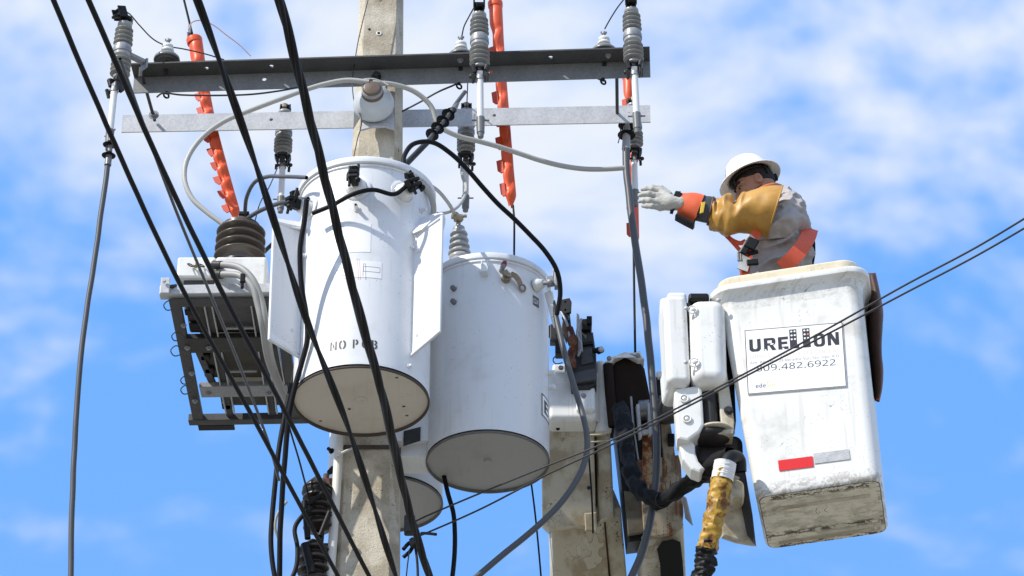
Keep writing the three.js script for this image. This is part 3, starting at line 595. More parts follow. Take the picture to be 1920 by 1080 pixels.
{
  const c = V(-0.68, 0, -12.42), R = 0.308, y0 = yAt(753, 12.42), y1 = yAt(366, 12.42);
  const t = thing('transformer', 'big white front transformer stencilled NO PCB on its sunlit tank', 'transformer', V(c.x, y0, c.z));
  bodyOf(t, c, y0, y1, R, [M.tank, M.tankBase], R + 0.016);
  const front = c.z + R, fd = -front;
  part(t, 'drain_boss', [lathe([[0.001, -0.004], [0.022, -0.004], [0.026, 0], [0.028, 0.008]], 28, V(c.x, y0 + 0.006, c.z)), lathe([[0.001, -0.009], [0.009, -0.008], [0.01, 0]], 20, V(c.x, y0 + 0.004, c.z))], M.tankBase);
  for (const [px, py] of [[601, 789], [744, 708], [763, 779], [757, 762], [655, 767]]) { const q = AY(px, py, y0 + 0.009 - EYE); part(t, 'scar', [new THREE.CylinderGeometry(0.008, 0.006, 0.004, 8).scale(1, 1, 0.5).translate(q.x, y0 + 0.008, q.z)], M.rim); }
  // bushings
  const by = yAt(352, 12.15);
  for (const [phi, py, turn] of [[-0.98, 388, -0.25], [-0.1, 346, 0.0], [0.62, 357, 0.55]]) {
    const d = -(c.z + Math.cos(phi) * (R + 0.03));
    const [b, p, out] = bushing(t, c, yAt(py, d), phi, R);
    clampOn(b, p, out, 0.05, turn);
    part(t, 'bushing_flange', [lathe([[0.066, 0], [0.066, 0.006], [0.05, 0.009]], 28, ringAt(c, p.y, phi, R - 0.003), out)], M.tank);
  }
  // small pieces on the tank
  const nub = (px, py, r, l, name, m = M.tank) => { const p = A(px, py, fd + 0.02); const phi = Math.asin(clamp((p.x - c.x) / R, -1, 1)); const s = ringAt(c, p.y, phi, R); const o = V(Math.sin(phi), 0, Math.cos(phi)); part(t, name, [cyl(s, s.clone().addScaledVector(o, l), r, r * 0.9, 16), cyl(s, s.clone().addScaledVector(o, 0.006), r * 1.6)], m); return [s, o]; };
  const [s1, o1] = nub(669, 396, 0.010, 0.035, 'filler_nozzle'); part(t, 'nozzle_bore', [cyl(s1.clone().addScaledVector(o1, 0.03), s1.clone().addScaledVector(o1, 0.0365), 0.006)], M.hole);
  nub(788, 367, 0.009, 0.03, 'stud'); nub(571, 452, 0.008, 0.02, 'stud'); nub(771, 448, 0.006, 0.012, 'stud'); nub(766, 671, 0.008, 0.02, 'stud');
  // side brackets: thick plates with returned edges
  const wing = (ps, lip, name) => {
    part(t, name, [slab(ps, 0.014, 0.004)], M.tank);
    for (let i = 0; i < lip.length - 1; i++) part(t, 'bracket_flange', [cyl(A(...lip[i]), A(...lip[i + 1]), 0.008, 0.008, 10), ball(A(...lip[i + 1]), 0.008)], M.tank);
  };
  wing([[775, 441, 12.22], [828, 407, 12.12], [823, 621, 12.12], [766, 668, 12.22]], [[776, 445, 12.22], [829, 407, 12.12], [824, 622, 12.12], [766, 671, 12.22]], 'side_bracket');
  wing([[570, 430, 12.28], [515, 417, 12.16], [506, 634, 12.16], [560, 666, 12.28]], [[571, 430, 12.28], [514, 416, 12.16], [505, 636, 12.16], [560, 669, 12.28]], 'side_bracket');
  part(t, 'bracket_border', [slab([[558, 440, 12.265], [570, 433, 12.275], [562, 664, 12.275], [549, 652, 12.262]], 0.01, 0.003), slab([[507, 622, 12.155], [550, 650, 12.262], [561, 664, 12.275], [506, 634, 12.155]], 0.01, 0.003)], M.tank);
  for (const [x, y, d] of [[548, 470, 12.255], [546, 620, 12.25], [786, 470, 12.196], [784, 630, 12.198]]) part(t, 'bracket_bolt', [bolt(A(x, y, d), V(0.1, -0.1, 1), 0.007, 0.008)], M.tank);
  part(t, 'bracket_top', [slab([[768, 408, 12.30], [822, 403, 12.22], [829, 407, 12.12], [776, 441, 12.20]], 0.008, 0.002)], M.tank);
  part(t, 'bracket_top', [slab([[575, 415, 12.34], [520, 412, 12.26], [515, 417, 12.16], [570, 432, 12.26]], 0.008, 0.002)], M.tank);
  part(t, 'lifting_hook', [tube([A(822, 402, 12.24), A(830, 402, 12.2), A(833, 412, 12.2), A(830, 430, 12.2)], 0.006, 16, 8)], M.tank);
  // hanger to the pole
  part(t, 'hanger', [bx(V(c.x, y1 - 0.25, -12.80), 0.16, 0.14, 0.18, 0.006), bx(V(c.x, y0 + 0.2, -12.80), 0.16, 0.14, 0.18, 0.006)], M.tank);
  // stencil, notice and sticker
  const f2 = fd + 0.006;
  const sten = canvasTex(512, 192, (g, w, h) => {
    g.clearRect(0, 0, w, h); g.fillStyle = 'rgba(70,66,60,0.92)'; g.font = 'bold 118px sans-serif'; g.textBaseline = 'middle';
    let x = 10; for (const ch of ['N', 'O', ' ', 'P', 'C', 'B']) { const cw = ch === ' ' ? 34 : 88; g.save(); g.translate(x + cw / 2, h / 2); g.scale(0.92, 1.1); g.textAlign = 'center'; g.fillText(ch, 0, 0); g.restore(); x += cw; }
    g.globalCompositeOperation = 'destination-out'; // stencil bridges
    x = 10; for (const ch of ['N', 'O', ' ', 'P', 'C', 'B']) { const cw = ch === ' ' ? 34 : 88; if (ch === 'O') g.fillRect(x + cw / 2 - 7, 0, 14, h); if (ch === 'P') g.fillRect(x + 36, 0, 11, h); if (ch === 'N') { g.fillRect(x + 30, 20, 8, 80); g.fillRect(x + 52, 80, 8, 80); } if (ch === 'B') g.fillRect(x + 36, 0, 10, h); if (ch === 'C') g.fillRect(x + 44, 0, 9, h); x += cw; }
  });
  const phiOf = px => Math.asin(clamp((A(px, 650, fd + 0.02).x - c.x) / (R + 0.001), -1, 1));
  print3(t, 'stencil_lettering', sten, c, R + 0.0012, phiOf(615), phiOf(716), yAt(663, f2), yAt(629, f2));
  const note = canvasTex(512, 192, (g, w, h) => {
    g.fillStyle = 'rgba(250,250,250,0.9)'; g.fillRect(0, 20, w, 150); g.strokeStyle = 'rgba(120,120,124,0.9)'; g.lineWidth = 5;
    g.beginPath(); g.roundRect(18, 88, 58, 40, 10); g.stroke(); g.beginPath(); g.moveTo(76, 80); g.lineTo(110, 66); g.lineTo(190, 66); g.moveTo(76, 136); g.lineTo(110, 146); g.lineTo(190, 146); g.stroke();
    g.fillStyle = 'rgba(90,110,200,0.8)'; g.fillRect(150, 84, 44, 40); g.strokeStyle = 'rgba(110,110,112,0.9)'; g.strokeRect(318, 74, 176, 44);
    g.beginPath(); g.moveTo(314, 160); g.lineTo(316, 60); g.arc(328, 60, 12, Math.PI, 0); g.lineTo(346, 190); g.stroke();
    g.strokeStyle = 'rgba(190,90,80,0.5)'; for (const x of [252, 272]) { g.beginPath(); g.moveTo(x - 6, 0); g.quadraticCurveTo(x + 12, 90, x + 16, 192); g.stroke(); }
  });
  print3(t, 'diagram_sticker', note, c, R + 0.0012, phiOf(622), phiOf(712), yAt(526, f2), yAt(486, f2));
  const white = canvasTex(64, 64, (g, w, h) => { g.fillStyle = '#efefee'; g.fillRect(0, 0, w, h); });
  print3(t, 'blank_sticker', white, c, R + 0.0012, phiOf(638), phiOf(690), yAt(474, f2), yAt(420, f2));
}
{
  const c = V(-0.112, 0, -12.95), R = 0.287, y0 = yAt(867, 12.95), y1 = yAt(536, 12.95);
  const t = thing('transformer', 'grey white transformer hung right of the pole with one ribbed bushing on its lid', 'transformer', V(c.x, y0, c.z));
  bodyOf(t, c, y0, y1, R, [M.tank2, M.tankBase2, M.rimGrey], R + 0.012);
  const fd = -(c.z + R);
  part(t, 'drain_boss', [lathe([[0.001, -0.006], [0.014, -0.005], [0.017, 0], [0.018, 0.01]], 28, V(c.x, y0 + 0.006, c.z))], M.tankBase2);
  // ribbed high voltage bushing
  const hb = A(862, 487, 12.85), prof = [[0.046, -0.03], [0.046, 0.002], [0.05, 0.004], [0.05, 0.018], [0.04, 0.022]];
  for (let i = 0; i < 4; i++) prof.push(...shed(0.043 + i * 0.036, 0.055 - i * 0.004, 0.034 - i * 0.002, 0.032).map(([r, y]) => [r, y]));
  prof.push([0.03, 0.17], [0.03, 0.182], [0.001, 0.184]);
  const hv = part(t, 'high_voltage_bushing', lathe(prof, 44, hb, V(-0.04, 1, 0)), M.grey);
  const ht = hb.clone().add(V(-0.008, 0.184, 0));
  part(hv, 'terminal_clamp', [cyl(ht, ht.clone().add(V(0, 0.03, 0)), 0.011), bx(ht.clone().add(V(0, 0.05, 0.008)), 0.045, 0.036, 0.04, 0.01, 0.3, 0.2), ball(ht.clone().add(V(-0.015, 0.062, 0.012)), 0.02), cyl(ht.clone().add(V(-0.035, 0.045, 0.02)), ht.clone().add(V(0.04, 0.055, 0.02)), 0.008)], M.brass);
  const on = (px, py) => { let d = fd, p; for (let i = 0; i < 6; i++) { p = A(px, py, d); const s = clamp((p.x - c.x) / R, -0.99, 0.99); d = -(c.z + R * Math.sqrt(1 - s * s)); } const phi = Math.asin(clamp((p.x - c.x) / R, -0.99, 0.99)); return [ringAt(c, p.y, phi, R), V(Math.sin(phi), 0, Math.cos(phi)), phi]; };
  let [p, o, phi] = on(909, 506);
  part(t, 'lifting_lug', [bx(p.clone().addScaledVector(o, 0.016), 0.032, 0.06, 0.006, 0.002), bx(p.clone().addScaledVector(o, 0.02).add(V(-0.013, 0.0, 0)), 0.006, 0.06, 0.04, 0.002), bx(p.clone().addScaledVector(o, 0.02).add(V(0.013, 0.0, 0)), 0.006, 0.06, 0.04, 0.002), bx(p.clone().addScaledVector(o, 0.024).add(V(0, -0.033, 0)), 0.032, 0.01, 0.05, 0.003)], M.tank2);
  [p, o, phi] = on(940, 508);
  part(t, 'relief_valve', [cyl(p, p.clone().addScaledVector(o, 0.03), 0.013, 0.011), lathe([[0.012, 0.028], [0.013, 0.034], [0.008, 0.052], [0.001, 0.058]], 18, p, o)], M.galv);
  part(t, 'valve_cap', [lathe([[0.0135, 0.03], [0.0145, 0.036], [0.009, 0.056], [0.001, 0.062]], 18, p, o.clone().add(V(0.15, 0.45, 0)))], std([0.22, 0.02, 0.03], 0.4));
  // ground strap and its boss
  [p, o, phi] = on(948, 524);
  const st = p.clone().addScaledVector(o, 0.02);
  part(t, 'ground_boss', [cyl(p, p.clone().addScaledVector(o, 0.03), 0.022, 0.02), bolt(p.clone().addScaledVector(o, 0.03), o, 0.014, 0.018), bx(p.clone().addScaledVector(o, 0.04).add(V(-0.01, 0.01, 0)), 0.03, 0.03, 0.02, 0.006, 0, 0, 0.6)], M.brass);
  const strapPts = [[953, 520], [962, 524], [968, 531], [972, 538]].map(([x, y], i) => { const [q, n] = on(x, y); return q.addScaledVector(n, 0.034 - i * 0.004); });
  part(t, 'ground_strap', [0, 0.004, 0.008, -0.004, -0.008].map(k => tube(strapPts.map(q => q.clone().add(V(k * 0.7, k, 0))), 0.0042, 24, 8)), M.copper);
  { const [q, n] = on(977, 542); part(t, 'strap_ring', [new THREE.TorusGeometry(0.016, 0.005, 10, 24).applyMatrix4(along(n.clone().add(V(0, -0.2, 0)), q.clone().addScaledVector(n, 0.012)).multiply(new THREE.Matrix4().makeRotationX(Math.PI / 2)))], M.copper); }
  // low voltage bushing at the right
  [p, o, phi] = on(1003, 536);
  const b = part(t, 'bushing', lathe([[0.03, 0], [0.034, 0.005], [0.03, 0.02], [0.02, 0.045], [0.001, 0.046]], 28, p, V(0.9, 0.05, 0.45)), M.porcelainW);
  const q0 = p.clone().add(V(0.05, 0.0, 0.02));
  part(b, 'terminal_clamp', [cyl(q0.clone().add(V(-0.02, 0, 0)), q0.clone().add(V(0.035, 0, 0.01)), 0.01), bx(q0.clone().add(V(0.022, 0.012, 0)), 0.036, 0.05, 0.03, 0.006, 0, 0, 0.2), bx(q0.clone().add(V(0.05, 0.02, 0)), 0.016, 0.09, 0.04, 0.004), cyl(q0.clone().add(V(0.035, 0.02, 0.01)), q0.clone().add(V(0.04, 0.1, 0.01)), 0.004), ball(q0.clone().add(V(0.02, -0.005, 0.02)), 0.016)], M.galv);
  for (const [x, y] of [[852, 542], [852, 567]]) { [p, o, phi] = on(x, y); part(t, 'stud', [cyl(p, p.clone().addScaledVector(o, 0.02), 0.014, 0.012, 16), cyl(p.clone().addScaledVector(o, 0.016), p.clone().addScaledVector(o, 0.0215), 0.008)], M.greyDark); }
  for (const [x, y] of [[1028, 700], [1029, 727]]) { [p, o, phi] = on(x, y); part(t, 'stud', [cyl(p, p.clone().addScaledVector(V(1, 0, 0.3), 0.03), 0.013, 0.012, 16)], M.tank2); }
  const tagT = canvasTex(96, 96, (g, w, h) => { g.fillStyle = '#5a5c60'; g.fillRect(0, 0, w, h); g.strokeStyle = '#d8dadc'; g.lineWidth = 8; g.strokeRect(14, 30, 30, 40); g.beginPath(); g.moveTo(56, 24); g.lineTo(82, 70); g.moveTo(82, 24); g.lineTo(56, 70); g.stroke(); });
  const ph = x => on(x, 560)[2];
  print3(t, 'small_sticker', tagT, c, R + 0.0012, ph(999), ph(1010), yAt(570, 12.75), yAt(552, 12.75));
  const let3 = canvasTex(128, 192, (g, w, h) => { g.fillStyle = '#fbfbfa'; g.fillRect(0, 0, w, h); g.strokeStyle = '#2a2b2e'; g.lineWidth = 12; g.strokeRect(10, 10, w - 20, h - 20); g.fillStyle = '#2a2b2e'; g.font = 'bold 150px sans-serif'; g.textAlign = 'center'; g.textBaseline = 'middle'; g.fillText('E', w / 2, h / 2); });
  print3(t, 'letter_plate', let3, c, R + 0.0012, ph(1013), ph(1031), yAt(778, 12.8), yAt(734, 12.8));
  // hanger arms to the pole, one carrying the dark nameplate
  const hx = (c.x - R + POLE.x + 0.12) / 2, hw = c.x - R - POLE.x - 0.10;
  const hb1 = yAt(818, 12.95), hb2 = yAt(858, 12.95);
  part(t, 'hanger', [bx(V(hx - 0.01, hb1 + 0.01, -12.93), hw + 0.03, 0.17, 0.14, 0.006)], M.tank2);
  part(t, 'hanger_foot', [bx(V(hx - 0.012, hb2 + 0.012, -12.98), hw + 0.02, 0.075, 0.16, 0.006)], M.tank2);
  part(t, 'nameplate', [slab([[757, 808, 12.852], [789, 800, 12.852], [788, 826, 12.852], [756, 836, 12.852]], 0.005, 0.001)], M.steel);
  part(t, 'hanger', [bx(V(hx, y1 - 0.2, -12.95), hw + 0.06, 0.15, 0.16, 0.006)], M.tank2);
}
{
  const c = V(-0.612, 0, -13.56), R = 0.279, y0 = yAt(945, 13.56), y1 = yAt(600, 13.56);
  const t = thing('transformer', 'pale transformer mostly hidden behind the pole, only its lower side and underside showing', 'transformer', V(c.x, y0, c.z));
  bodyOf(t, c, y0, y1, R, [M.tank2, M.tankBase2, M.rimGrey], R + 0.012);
  part(t, 'hanger', [bx(V(c.x, y0 + 0.3, -13.2), 0.16, 0.14, 0.18, 0.006)], M.tank2);
  part(t, 'stud', [cyl(A(625, 880, 13.36), A(617, 886, 13.34), 0.018, 0.012)], M.blackMetal);
}

// ---------------------------------------------------------------- metering rack left of the front transformer
{
  const H = 7.904, F = (x, y, up = 0) => AY(x, y, H).add(V(0, up, 0));
  const t = thing('equipment_rack', 'galvanised rack of dark apparatus seen from below, left of the front transformer', 'equipment rack', F(420, 560));
  const bar = (x0, y0, x1, y1, w, h, m, name, up = 0) => { const a = F(x0, y0, up), b = F(x1, y1, up), d = b.clone().sub(a), g = rb(w, h, d.length(), 0.004); part(t, name, [g.applyMatrix4(new THREE.Matrix4().lookAt(a, b, V(0, 1, 0)).setPosition(a.clone().add(b).multiplyScalar(0.5)))], m); };
  bar(300, 552, 514, 548, 0.05, 0.05, M.galvLight, 'front_bar', 0.01);
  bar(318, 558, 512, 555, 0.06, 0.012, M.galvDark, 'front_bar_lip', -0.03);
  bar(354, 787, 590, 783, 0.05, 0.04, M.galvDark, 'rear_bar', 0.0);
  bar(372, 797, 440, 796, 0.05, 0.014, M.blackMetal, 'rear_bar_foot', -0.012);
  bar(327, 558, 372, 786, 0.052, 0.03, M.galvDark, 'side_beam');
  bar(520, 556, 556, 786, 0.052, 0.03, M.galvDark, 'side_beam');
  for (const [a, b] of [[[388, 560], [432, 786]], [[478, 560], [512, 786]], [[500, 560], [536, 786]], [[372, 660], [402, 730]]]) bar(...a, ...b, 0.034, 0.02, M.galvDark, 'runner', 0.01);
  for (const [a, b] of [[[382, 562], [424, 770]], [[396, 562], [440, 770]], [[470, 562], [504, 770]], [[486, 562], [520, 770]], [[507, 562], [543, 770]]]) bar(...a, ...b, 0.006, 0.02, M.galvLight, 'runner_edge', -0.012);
  for (const [x, y] of [[345, 600], [352, 642], [360, 690], [366, 742], [392, 642], [500, 642], [392, 728], [505, 728]]) part(t, 'bolt', [bolt(F(x, y, -0.028), V(0, -1, 0), 0.009, 0.012)], M.galv);
  bar(352, 640, 512, 637, 0.13, 0.03, M.steel, 'cross_channel', -0.012);
  bar(376, 727, 540, 724, 0.10, 0.03, M.galv, 'cross_channel', -0.012);
  bar(420, 612, 480, 611, 0.014, 0.012, M.galv, 'tie_rod', -0.01); bar(424, 693, 482, 692, 0.014, 0.012, M.galv, 'tie_rod', -0.01);
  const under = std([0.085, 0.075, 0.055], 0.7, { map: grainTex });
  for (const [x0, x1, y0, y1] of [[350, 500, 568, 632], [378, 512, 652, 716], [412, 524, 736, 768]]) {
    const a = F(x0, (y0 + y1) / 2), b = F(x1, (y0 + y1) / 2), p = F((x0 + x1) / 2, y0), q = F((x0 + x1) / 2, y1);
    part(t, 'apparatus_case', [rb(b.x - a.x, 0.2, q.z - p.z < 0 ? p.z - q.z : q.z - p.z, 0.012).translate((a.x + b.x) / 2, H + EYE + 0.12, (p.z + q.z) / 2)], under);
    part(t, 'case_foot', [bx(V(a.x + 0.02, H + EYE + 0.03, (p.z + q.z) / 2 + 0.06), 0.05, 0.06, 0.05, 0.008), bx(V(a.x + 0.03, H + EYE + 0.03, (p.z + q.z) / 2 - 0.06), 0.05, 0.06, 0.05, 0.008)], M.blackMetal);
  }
  part(t, 'junction_box', [boxAt(332, 481, 404, 519, 12.47, 0.22, 0.012)], M.cover);
  part(t, 'junction_box_base', [boxAt(344, 520, 404, 546, 12.50, 0.2, 0.005)], M.galvDark);
  part(t, 'terminal_cover', [boxAt(403, 480, 500, 536, 12.44, 0.34, 0.016)], M.cover);
  part(t, 'terminal_cover_base', [boxAt(406, 537, 506, 552, 12.47, 0.3, 0.004)], M.galvDark);
  part(t, 'gland', [[357, 497], [378, 498]].map(([x, y]) => new THREE.TorusGeometry(0.014, 0.003, 8, 20).applyMatrix4(along(V(0.2, -1, 0.8), A(x, y, 12.45)))), M.steel);
  part(t, 'brass_plug', [ball(A(367, 498, 12.45), 0.012)], M.brass);
  part(t, 'corner_plate', [boxAt(301, 520, 318, 549, 12.40, 0.01, 0.003), bolt(A(308, 527, 12.39), V(0, 0, 1), 0.006, 0.008)], M.galvLight);
  part(t, 'corner_stud', [cyl(A(317, 538, 12.42), A(330, 536, 12.44), 0.009)], M.steel);
  part(t, 'id_plate', [boxAt(357, 537, 374, 542, 12.48, 0.006, 0.002)], M.fuse);
  // big ribbed bushing on the cover
  const c = A(449, 489, 12.60), prof = [[0.086, -0.03], [0.086, -0.01]];
  for (let i = 0; i < 4; i++) { const y = 0.012 + i * 0.046, r = 0.121 - i * 0.002; prof.push([0.085, y - 0.006], [r - 0.006, y - 0.003], [r, y + 0.002], [r + 0.001, y + 0.006], [r - 0.003, y + 0.01], [0.088, y + 0.022], [0.084, y + 0.03]); }
  prof.push([0.09, 0.19], [0.05, 0.205], [0.028, 0.21], [0.028, 0.235], [0.001, 0.237]);
  const b = part(t, 'ribbed_bushing', lathe(prof, 64, c), M.brown);
  part(b, 'terminal_clamp', [cyl(c.clone().add(V(0, 0.23, 0)), c.clone().add(V(0, 0.27, 0)), 0.011), bx(c.clone().add(V(0.01, 0.262, 0.0)), 0.05, 0.02, 0.03, 0.004)], M.blackMetal);
  // two grey conduits leave the cover and run under the rack
  for (const k of [0, 1]) {
    const o = k * 15;
    part(t, 'flexible_conduit', tube([A(404, 497 + o * 1.2, 12.42), A(428, 497 + o * 1.15, 12.38), A(452, 503 + o, 12.34), A(474, 524 + o, 12.32), A(489 - k * 6, 560 + o * 0.6, 12.33), A(499 - k * 7, 610, 12.36), A(508 - k * 6, 670, 12.5), A(540, 760, 13.0)], 0.0155, 90, 14), M.conduit);
    part(t, 'conduit_coupling', [cyl(A(401, 497 + o * 1.2, 12.43), A(416, 497 + o * 1.2, 12.40), 0.022, 0.02, 16)], M.steel);
  }
  part(t, 'conduit_clip', [boxAt(450, 512, 459, 528, 12.31, 0.02, 0.004), boxAt(451, 520, 457, 538, 12.34, 0.02, 0.004)], M.blackMetal);
  // curls of binding wire at the left beam
  for (const [x, y, s] of [[316, 572, 1], [330, 630, 0.9], [330, 657, 1.1], [346, 712, 0.8], [347, 730, 0.9]])
    part(t, 'binding_wire', tube([A(x + 16, y + 2, 12.6), A(x, y - 8 * s, 12.55), A(x - 9 * s, y, 12.55), A(x - 4, y + 9 * s, 12.56), A(x + 14, y + 6, 12.6)], 0.0028, 30, 6), M.wireDark);
}

// ---------------------------------------------------------------- secondary rack low on the pole's left
{
  const d = 12.86, t = thing('secondary_rack', 'rusty rack of dark spool insulators low on the left of the pole', 'insulator rack', A(598, 1000, d));
  part(t, 'back_bar', [cyl(A(612, 890, d), A(592, 1120, d), 0.014)], M.rim);
  part(t, 'arm', [bx(A(612, 905, d), 0.10, 0.03, 0.04, 0.004), ball(A(596, 902, d - 0.02), 0.018)], std([0.16, 0.07, 0.045], 0.8, { map: grainTex }));
  part(t, 'arm', [bx(A(606, 1027, d), 0.11, 0.03, 0.04, 0.004)], M.rim);
  const spool = (x, y, n, r) => { const prof = [[0.012, -0.03]]; for (let i = 0; i < n; i++) prof.push(...shed(i * 0.05, r, r * 0.62, 0.044)); prof.push([0.012, n * 0.05]); return lathe(prof, 32, A(x, y, d - 0.03), V(-0.05, 1, 0)); }, dk = std([0.028, 0.022, 0.019], 0.35);
  part(t, 'spool_insulator', spool(596, 985, 5, 0.068), dk);
  part(t, 'spool_insulator', spool(588, 1086, 4, 0.075), dk);
  part(t, 'clevis', [cyl(A(571, 940, d - 0.1), A(577, 1010, d - 0.1), 0.014), cyl(A(577, 946, d - 0.1), A(604, 925, d - 0.1), 0.012), cyl(A(618, 960, d - 0.1), A(600, 1005, d - 0.1), 0.012), cyl(A(572, 1020, d - 0.1), A(585, 1075, d - 0.1), 0.02)], M.blackMetal);
  part(t, 'cap', [lathe([[0.001, 0.02], [0.065, 0.015], [0.07, 0], [0.06, -0.02]], 28, A(594, 925, d - 0.03))], M.blackMetal);
}

// ---------------------------------------------------------------- cables
function fill(pts) { // distances given at some points, the rest in between
  const p = pts.map(q => q.slice()), L = [0]; for (let i = 1; i < p.length; i++) L.push(L[i - 1] + Math.hypot(p[i][0] - p[i - 1][0], p[i][1] - p[i - 1][1]));
  for (let i = 0; i < p.length; i++) if (p[i][2] === undefined) { let a = i, b = i; while (p[a][2] === undefined) a--; while (b < p.length && pts[b][2] === undefined) b++; p[i][2] = p[a][2] + (pts[b][2] - p[a][2]) * (L[i] - L[a]) / (L[b] - L[a]); }
  return p.map(q => A(...q));
}
function cable(name, label, cat, pts, rad, m, group, o = {}) {
  const P0 = o.h !== undefined ? pts.map(([x, y, dh = 0]) => AY(x, y, o.h + dh)) : fill(pts);
  let P = P0;
  if (rad > 0.008 && !o.n) { // hand-laid cable is never quite even
    const c = curve(P), k = Math.max(4, Math.round(c.getLength() / 0.11)), Q = []; const e = used.size * 3.7;
    for (let i = 0; i <= k; i++) { const q = c.getPointAt(i / k), w = i === 0 || i === k ? 0 : o.h !== undefined ? 0.0008 : 0.003; q.x += w * N3.noise(i * 0.83, e, 1.3); q.y += w * N3.noise(i * 0.83, e, 7.9); q.z += w * N3.noise(i * 0.83, e, 4.1); Q.push(q); }
    P = Q;
  }
  const g = o.n ? twist(P, rad, o.n, o.off ?? rad * 1.02, o.pitch ?? 0.5, o.phase ?? 0) : tube(P, rad, 0, o.rad ?? 10);
  if (o.parts) { const t = thing(name, label, cat, P[0].clone(), group); part(t, 'conductor', g, m); o.parts(t, P0); return t; }
  const c = P[0].clone(), mesh = new THREE.Mesh(merged([g]).translate(-c.x, -c.y, -c.z), m);
  mesh.name = numbered(name); mesh.position.copy(c); mesh.castShadow = mesh.receiveShadow = true; scene.add(mesh);
  return tag(mesh, label, cat, group);
}
const OG = 'thick black overhead cables crossing the left half';
cable('overhead_cable', 'thick black cable leftmost of those slanting down from top left corner', 'cable', [[62, -90], [100, 0], [200, 235], [330, 518], [478, 790], [634, 1080], [690, 1180]], 0.0095, M.rubber, OG, { h: 6.56 });
cable('overhead_cable', 'thick black cable slanting in front of the leftmost fuse cutout and rack', 'cable', [[125, -90], [166, 0], [297, 300], [400, 515], [545, 792], [692, 1080], [745, 1180]], 0.010, M.rubber, OG, { h: 6.56 });
cable('overhead_cable', 'thinner dark cable running between the two slanting cables over the rack', 'cable', [[225, 110], [270, 235], [330, 395], [398, 560], [455, 700], [505, 835], [523, 900, 0.02]], 0.0062, M.rubberGrey, OG, { h: 6.9 });
cable('overhead_cable', 'twisted pair of black cables slanting across the white front transformer left part', 'cable', [[335, -90], [370, 0], [478, 305], [575, 600], [652, 800], [742, 1080], [776, 1180]], 0.0085, M.rubber, OG, { h: 6.56, n: 2, off: 0.0065, pitch: 1.3 });
cable('overhead_cable', 'thick twisted black cable hanging in front of the pole and transformer stencil', 'cable', [[505, -60], [524, 0], [588, 250], [655, 515], [722, 760], [764, 945], [806, 1085], [835, 1180]], 0.0096, M.rubber, OG, { h: 6.5, n: 3, off: 0.0085, pitch: 1.1, phase: 0.6 });
cable('overhead_cable', 'thin bare grey messenger wire beside the twisted cable over the stencil', 'cable', [[643, 490], [676, 620], [706, 720], [735, 850], [760, 940], [782, 1010]], 0.0052, M.rubberGrey, OG, { h: 6.54, parts: undefined });
// the two long leads with rubber skirts
const skirts = (t, pts, r, core, mat = M.rubber) => { for (let i = 0; i < pts.length; i++) { const [p, dir] = pts[i]; part(t, 'skirt', lathe([[core, 0.016], [core + 0.003, 0.01], [r * 0.8, 0.001], [r, -0.004], [r * 0.97, -0.007], [core + 0.003, -0.002], [core, -0.012]], 30, p, dir), mat); } };
cable('lead_cable', 'long grey cable hanging straight from the leftmost fuse cutout', 'cable', [[203, 296, 12.6], [199, 330], [180, 470], [160, 600], [147, 720], [138, 880], [134, 1000], [132, 1130, 12.75]], 0.0132, M.rubberGrey, null, {
  parts: (t, P) => { const dn = P[0].clone().sub(P[1]); skirts(t, [[A(206, 270, 12.6), dn], [A(204, 290, 12.6), dn]], 0.034, 0.013); part(t, 'lug', [cyl(A(205, 300, 12.6), A(208, 245, 12.6), 0.012), cyl(A(202, 310, 12.6), A(204, 292, 12.6), 0.017, 0.015)], M.greyDark); } });
cable('lead_cable', 'thick grey cable looping from the right fuse cutouts down in front of the boom', 'cable', [[1174, 262, 13.22], [1174, 300], [1180, 370], [1192, 460], [1208, 570], [1220, 680], [1229, 790], [1231, 870], [1222, 960], [1206, 1030], [1180, 1090], [1150, 1150, 13.1]], 0.0185, M.rubberGrey, null, {
  parts: (t, P) => { const dn = P[0].clone().sub(P[1]); skirts(t, [[A(1176, 234, 13.2), dn], [A(1175, 252, 13.21), dn]], 0.046, 0.02); part(t, 'termination', [cyl(A(1174, 280, 13.22), A(1175, 236, 13.2), 0.022, 0.018), cyl(A(1175, 240, 13.2), A(1180, 210, 13.14), 0.012)], M.grey); part(t, 'grounding_tail', tube([A(1164, 235, 13.18), A(1163, 252, 13.18), A(1159, 268, 13.18)], 0.003), M.wireDark); } });
cable('lead_cable', 'black cable with rubber skirts slanting from the front transformer towards the middle cutout', 'cable', [[758, 311, 12.3], [780, 290], [803, 264], [828, 232], [846, 210], [858, 190], [872, 172, 12.55]], 0.010, M.rubberGrey, null, {
  parts: (t, P) => { const dir = P[4].clone().sub(P[2]); skirts(t, [0, 1, 2, 3].map(i => [A(811 + i * 10, 251.5 - i * 12.4, 12.42 + i * 0.025), dir]), 0.034, 0.012); skirts(t, [0, 1, 2, 3].map(i => [A(816 + i * 10, 245.3 - i * 12.4, 12.432 + i * 0.025), dir]), 0.021, 0.012); part(t, 'sleeve', [cyl(A(757, 312, 12.3), A(802, 266, 12.38), 0.015, 0.014)], M.steel); part(t, 'connector', [cyl(A(850, 206, 12.5), A(858, 192, 12.52), 0.017, 0.01)], M.greyDark); } });
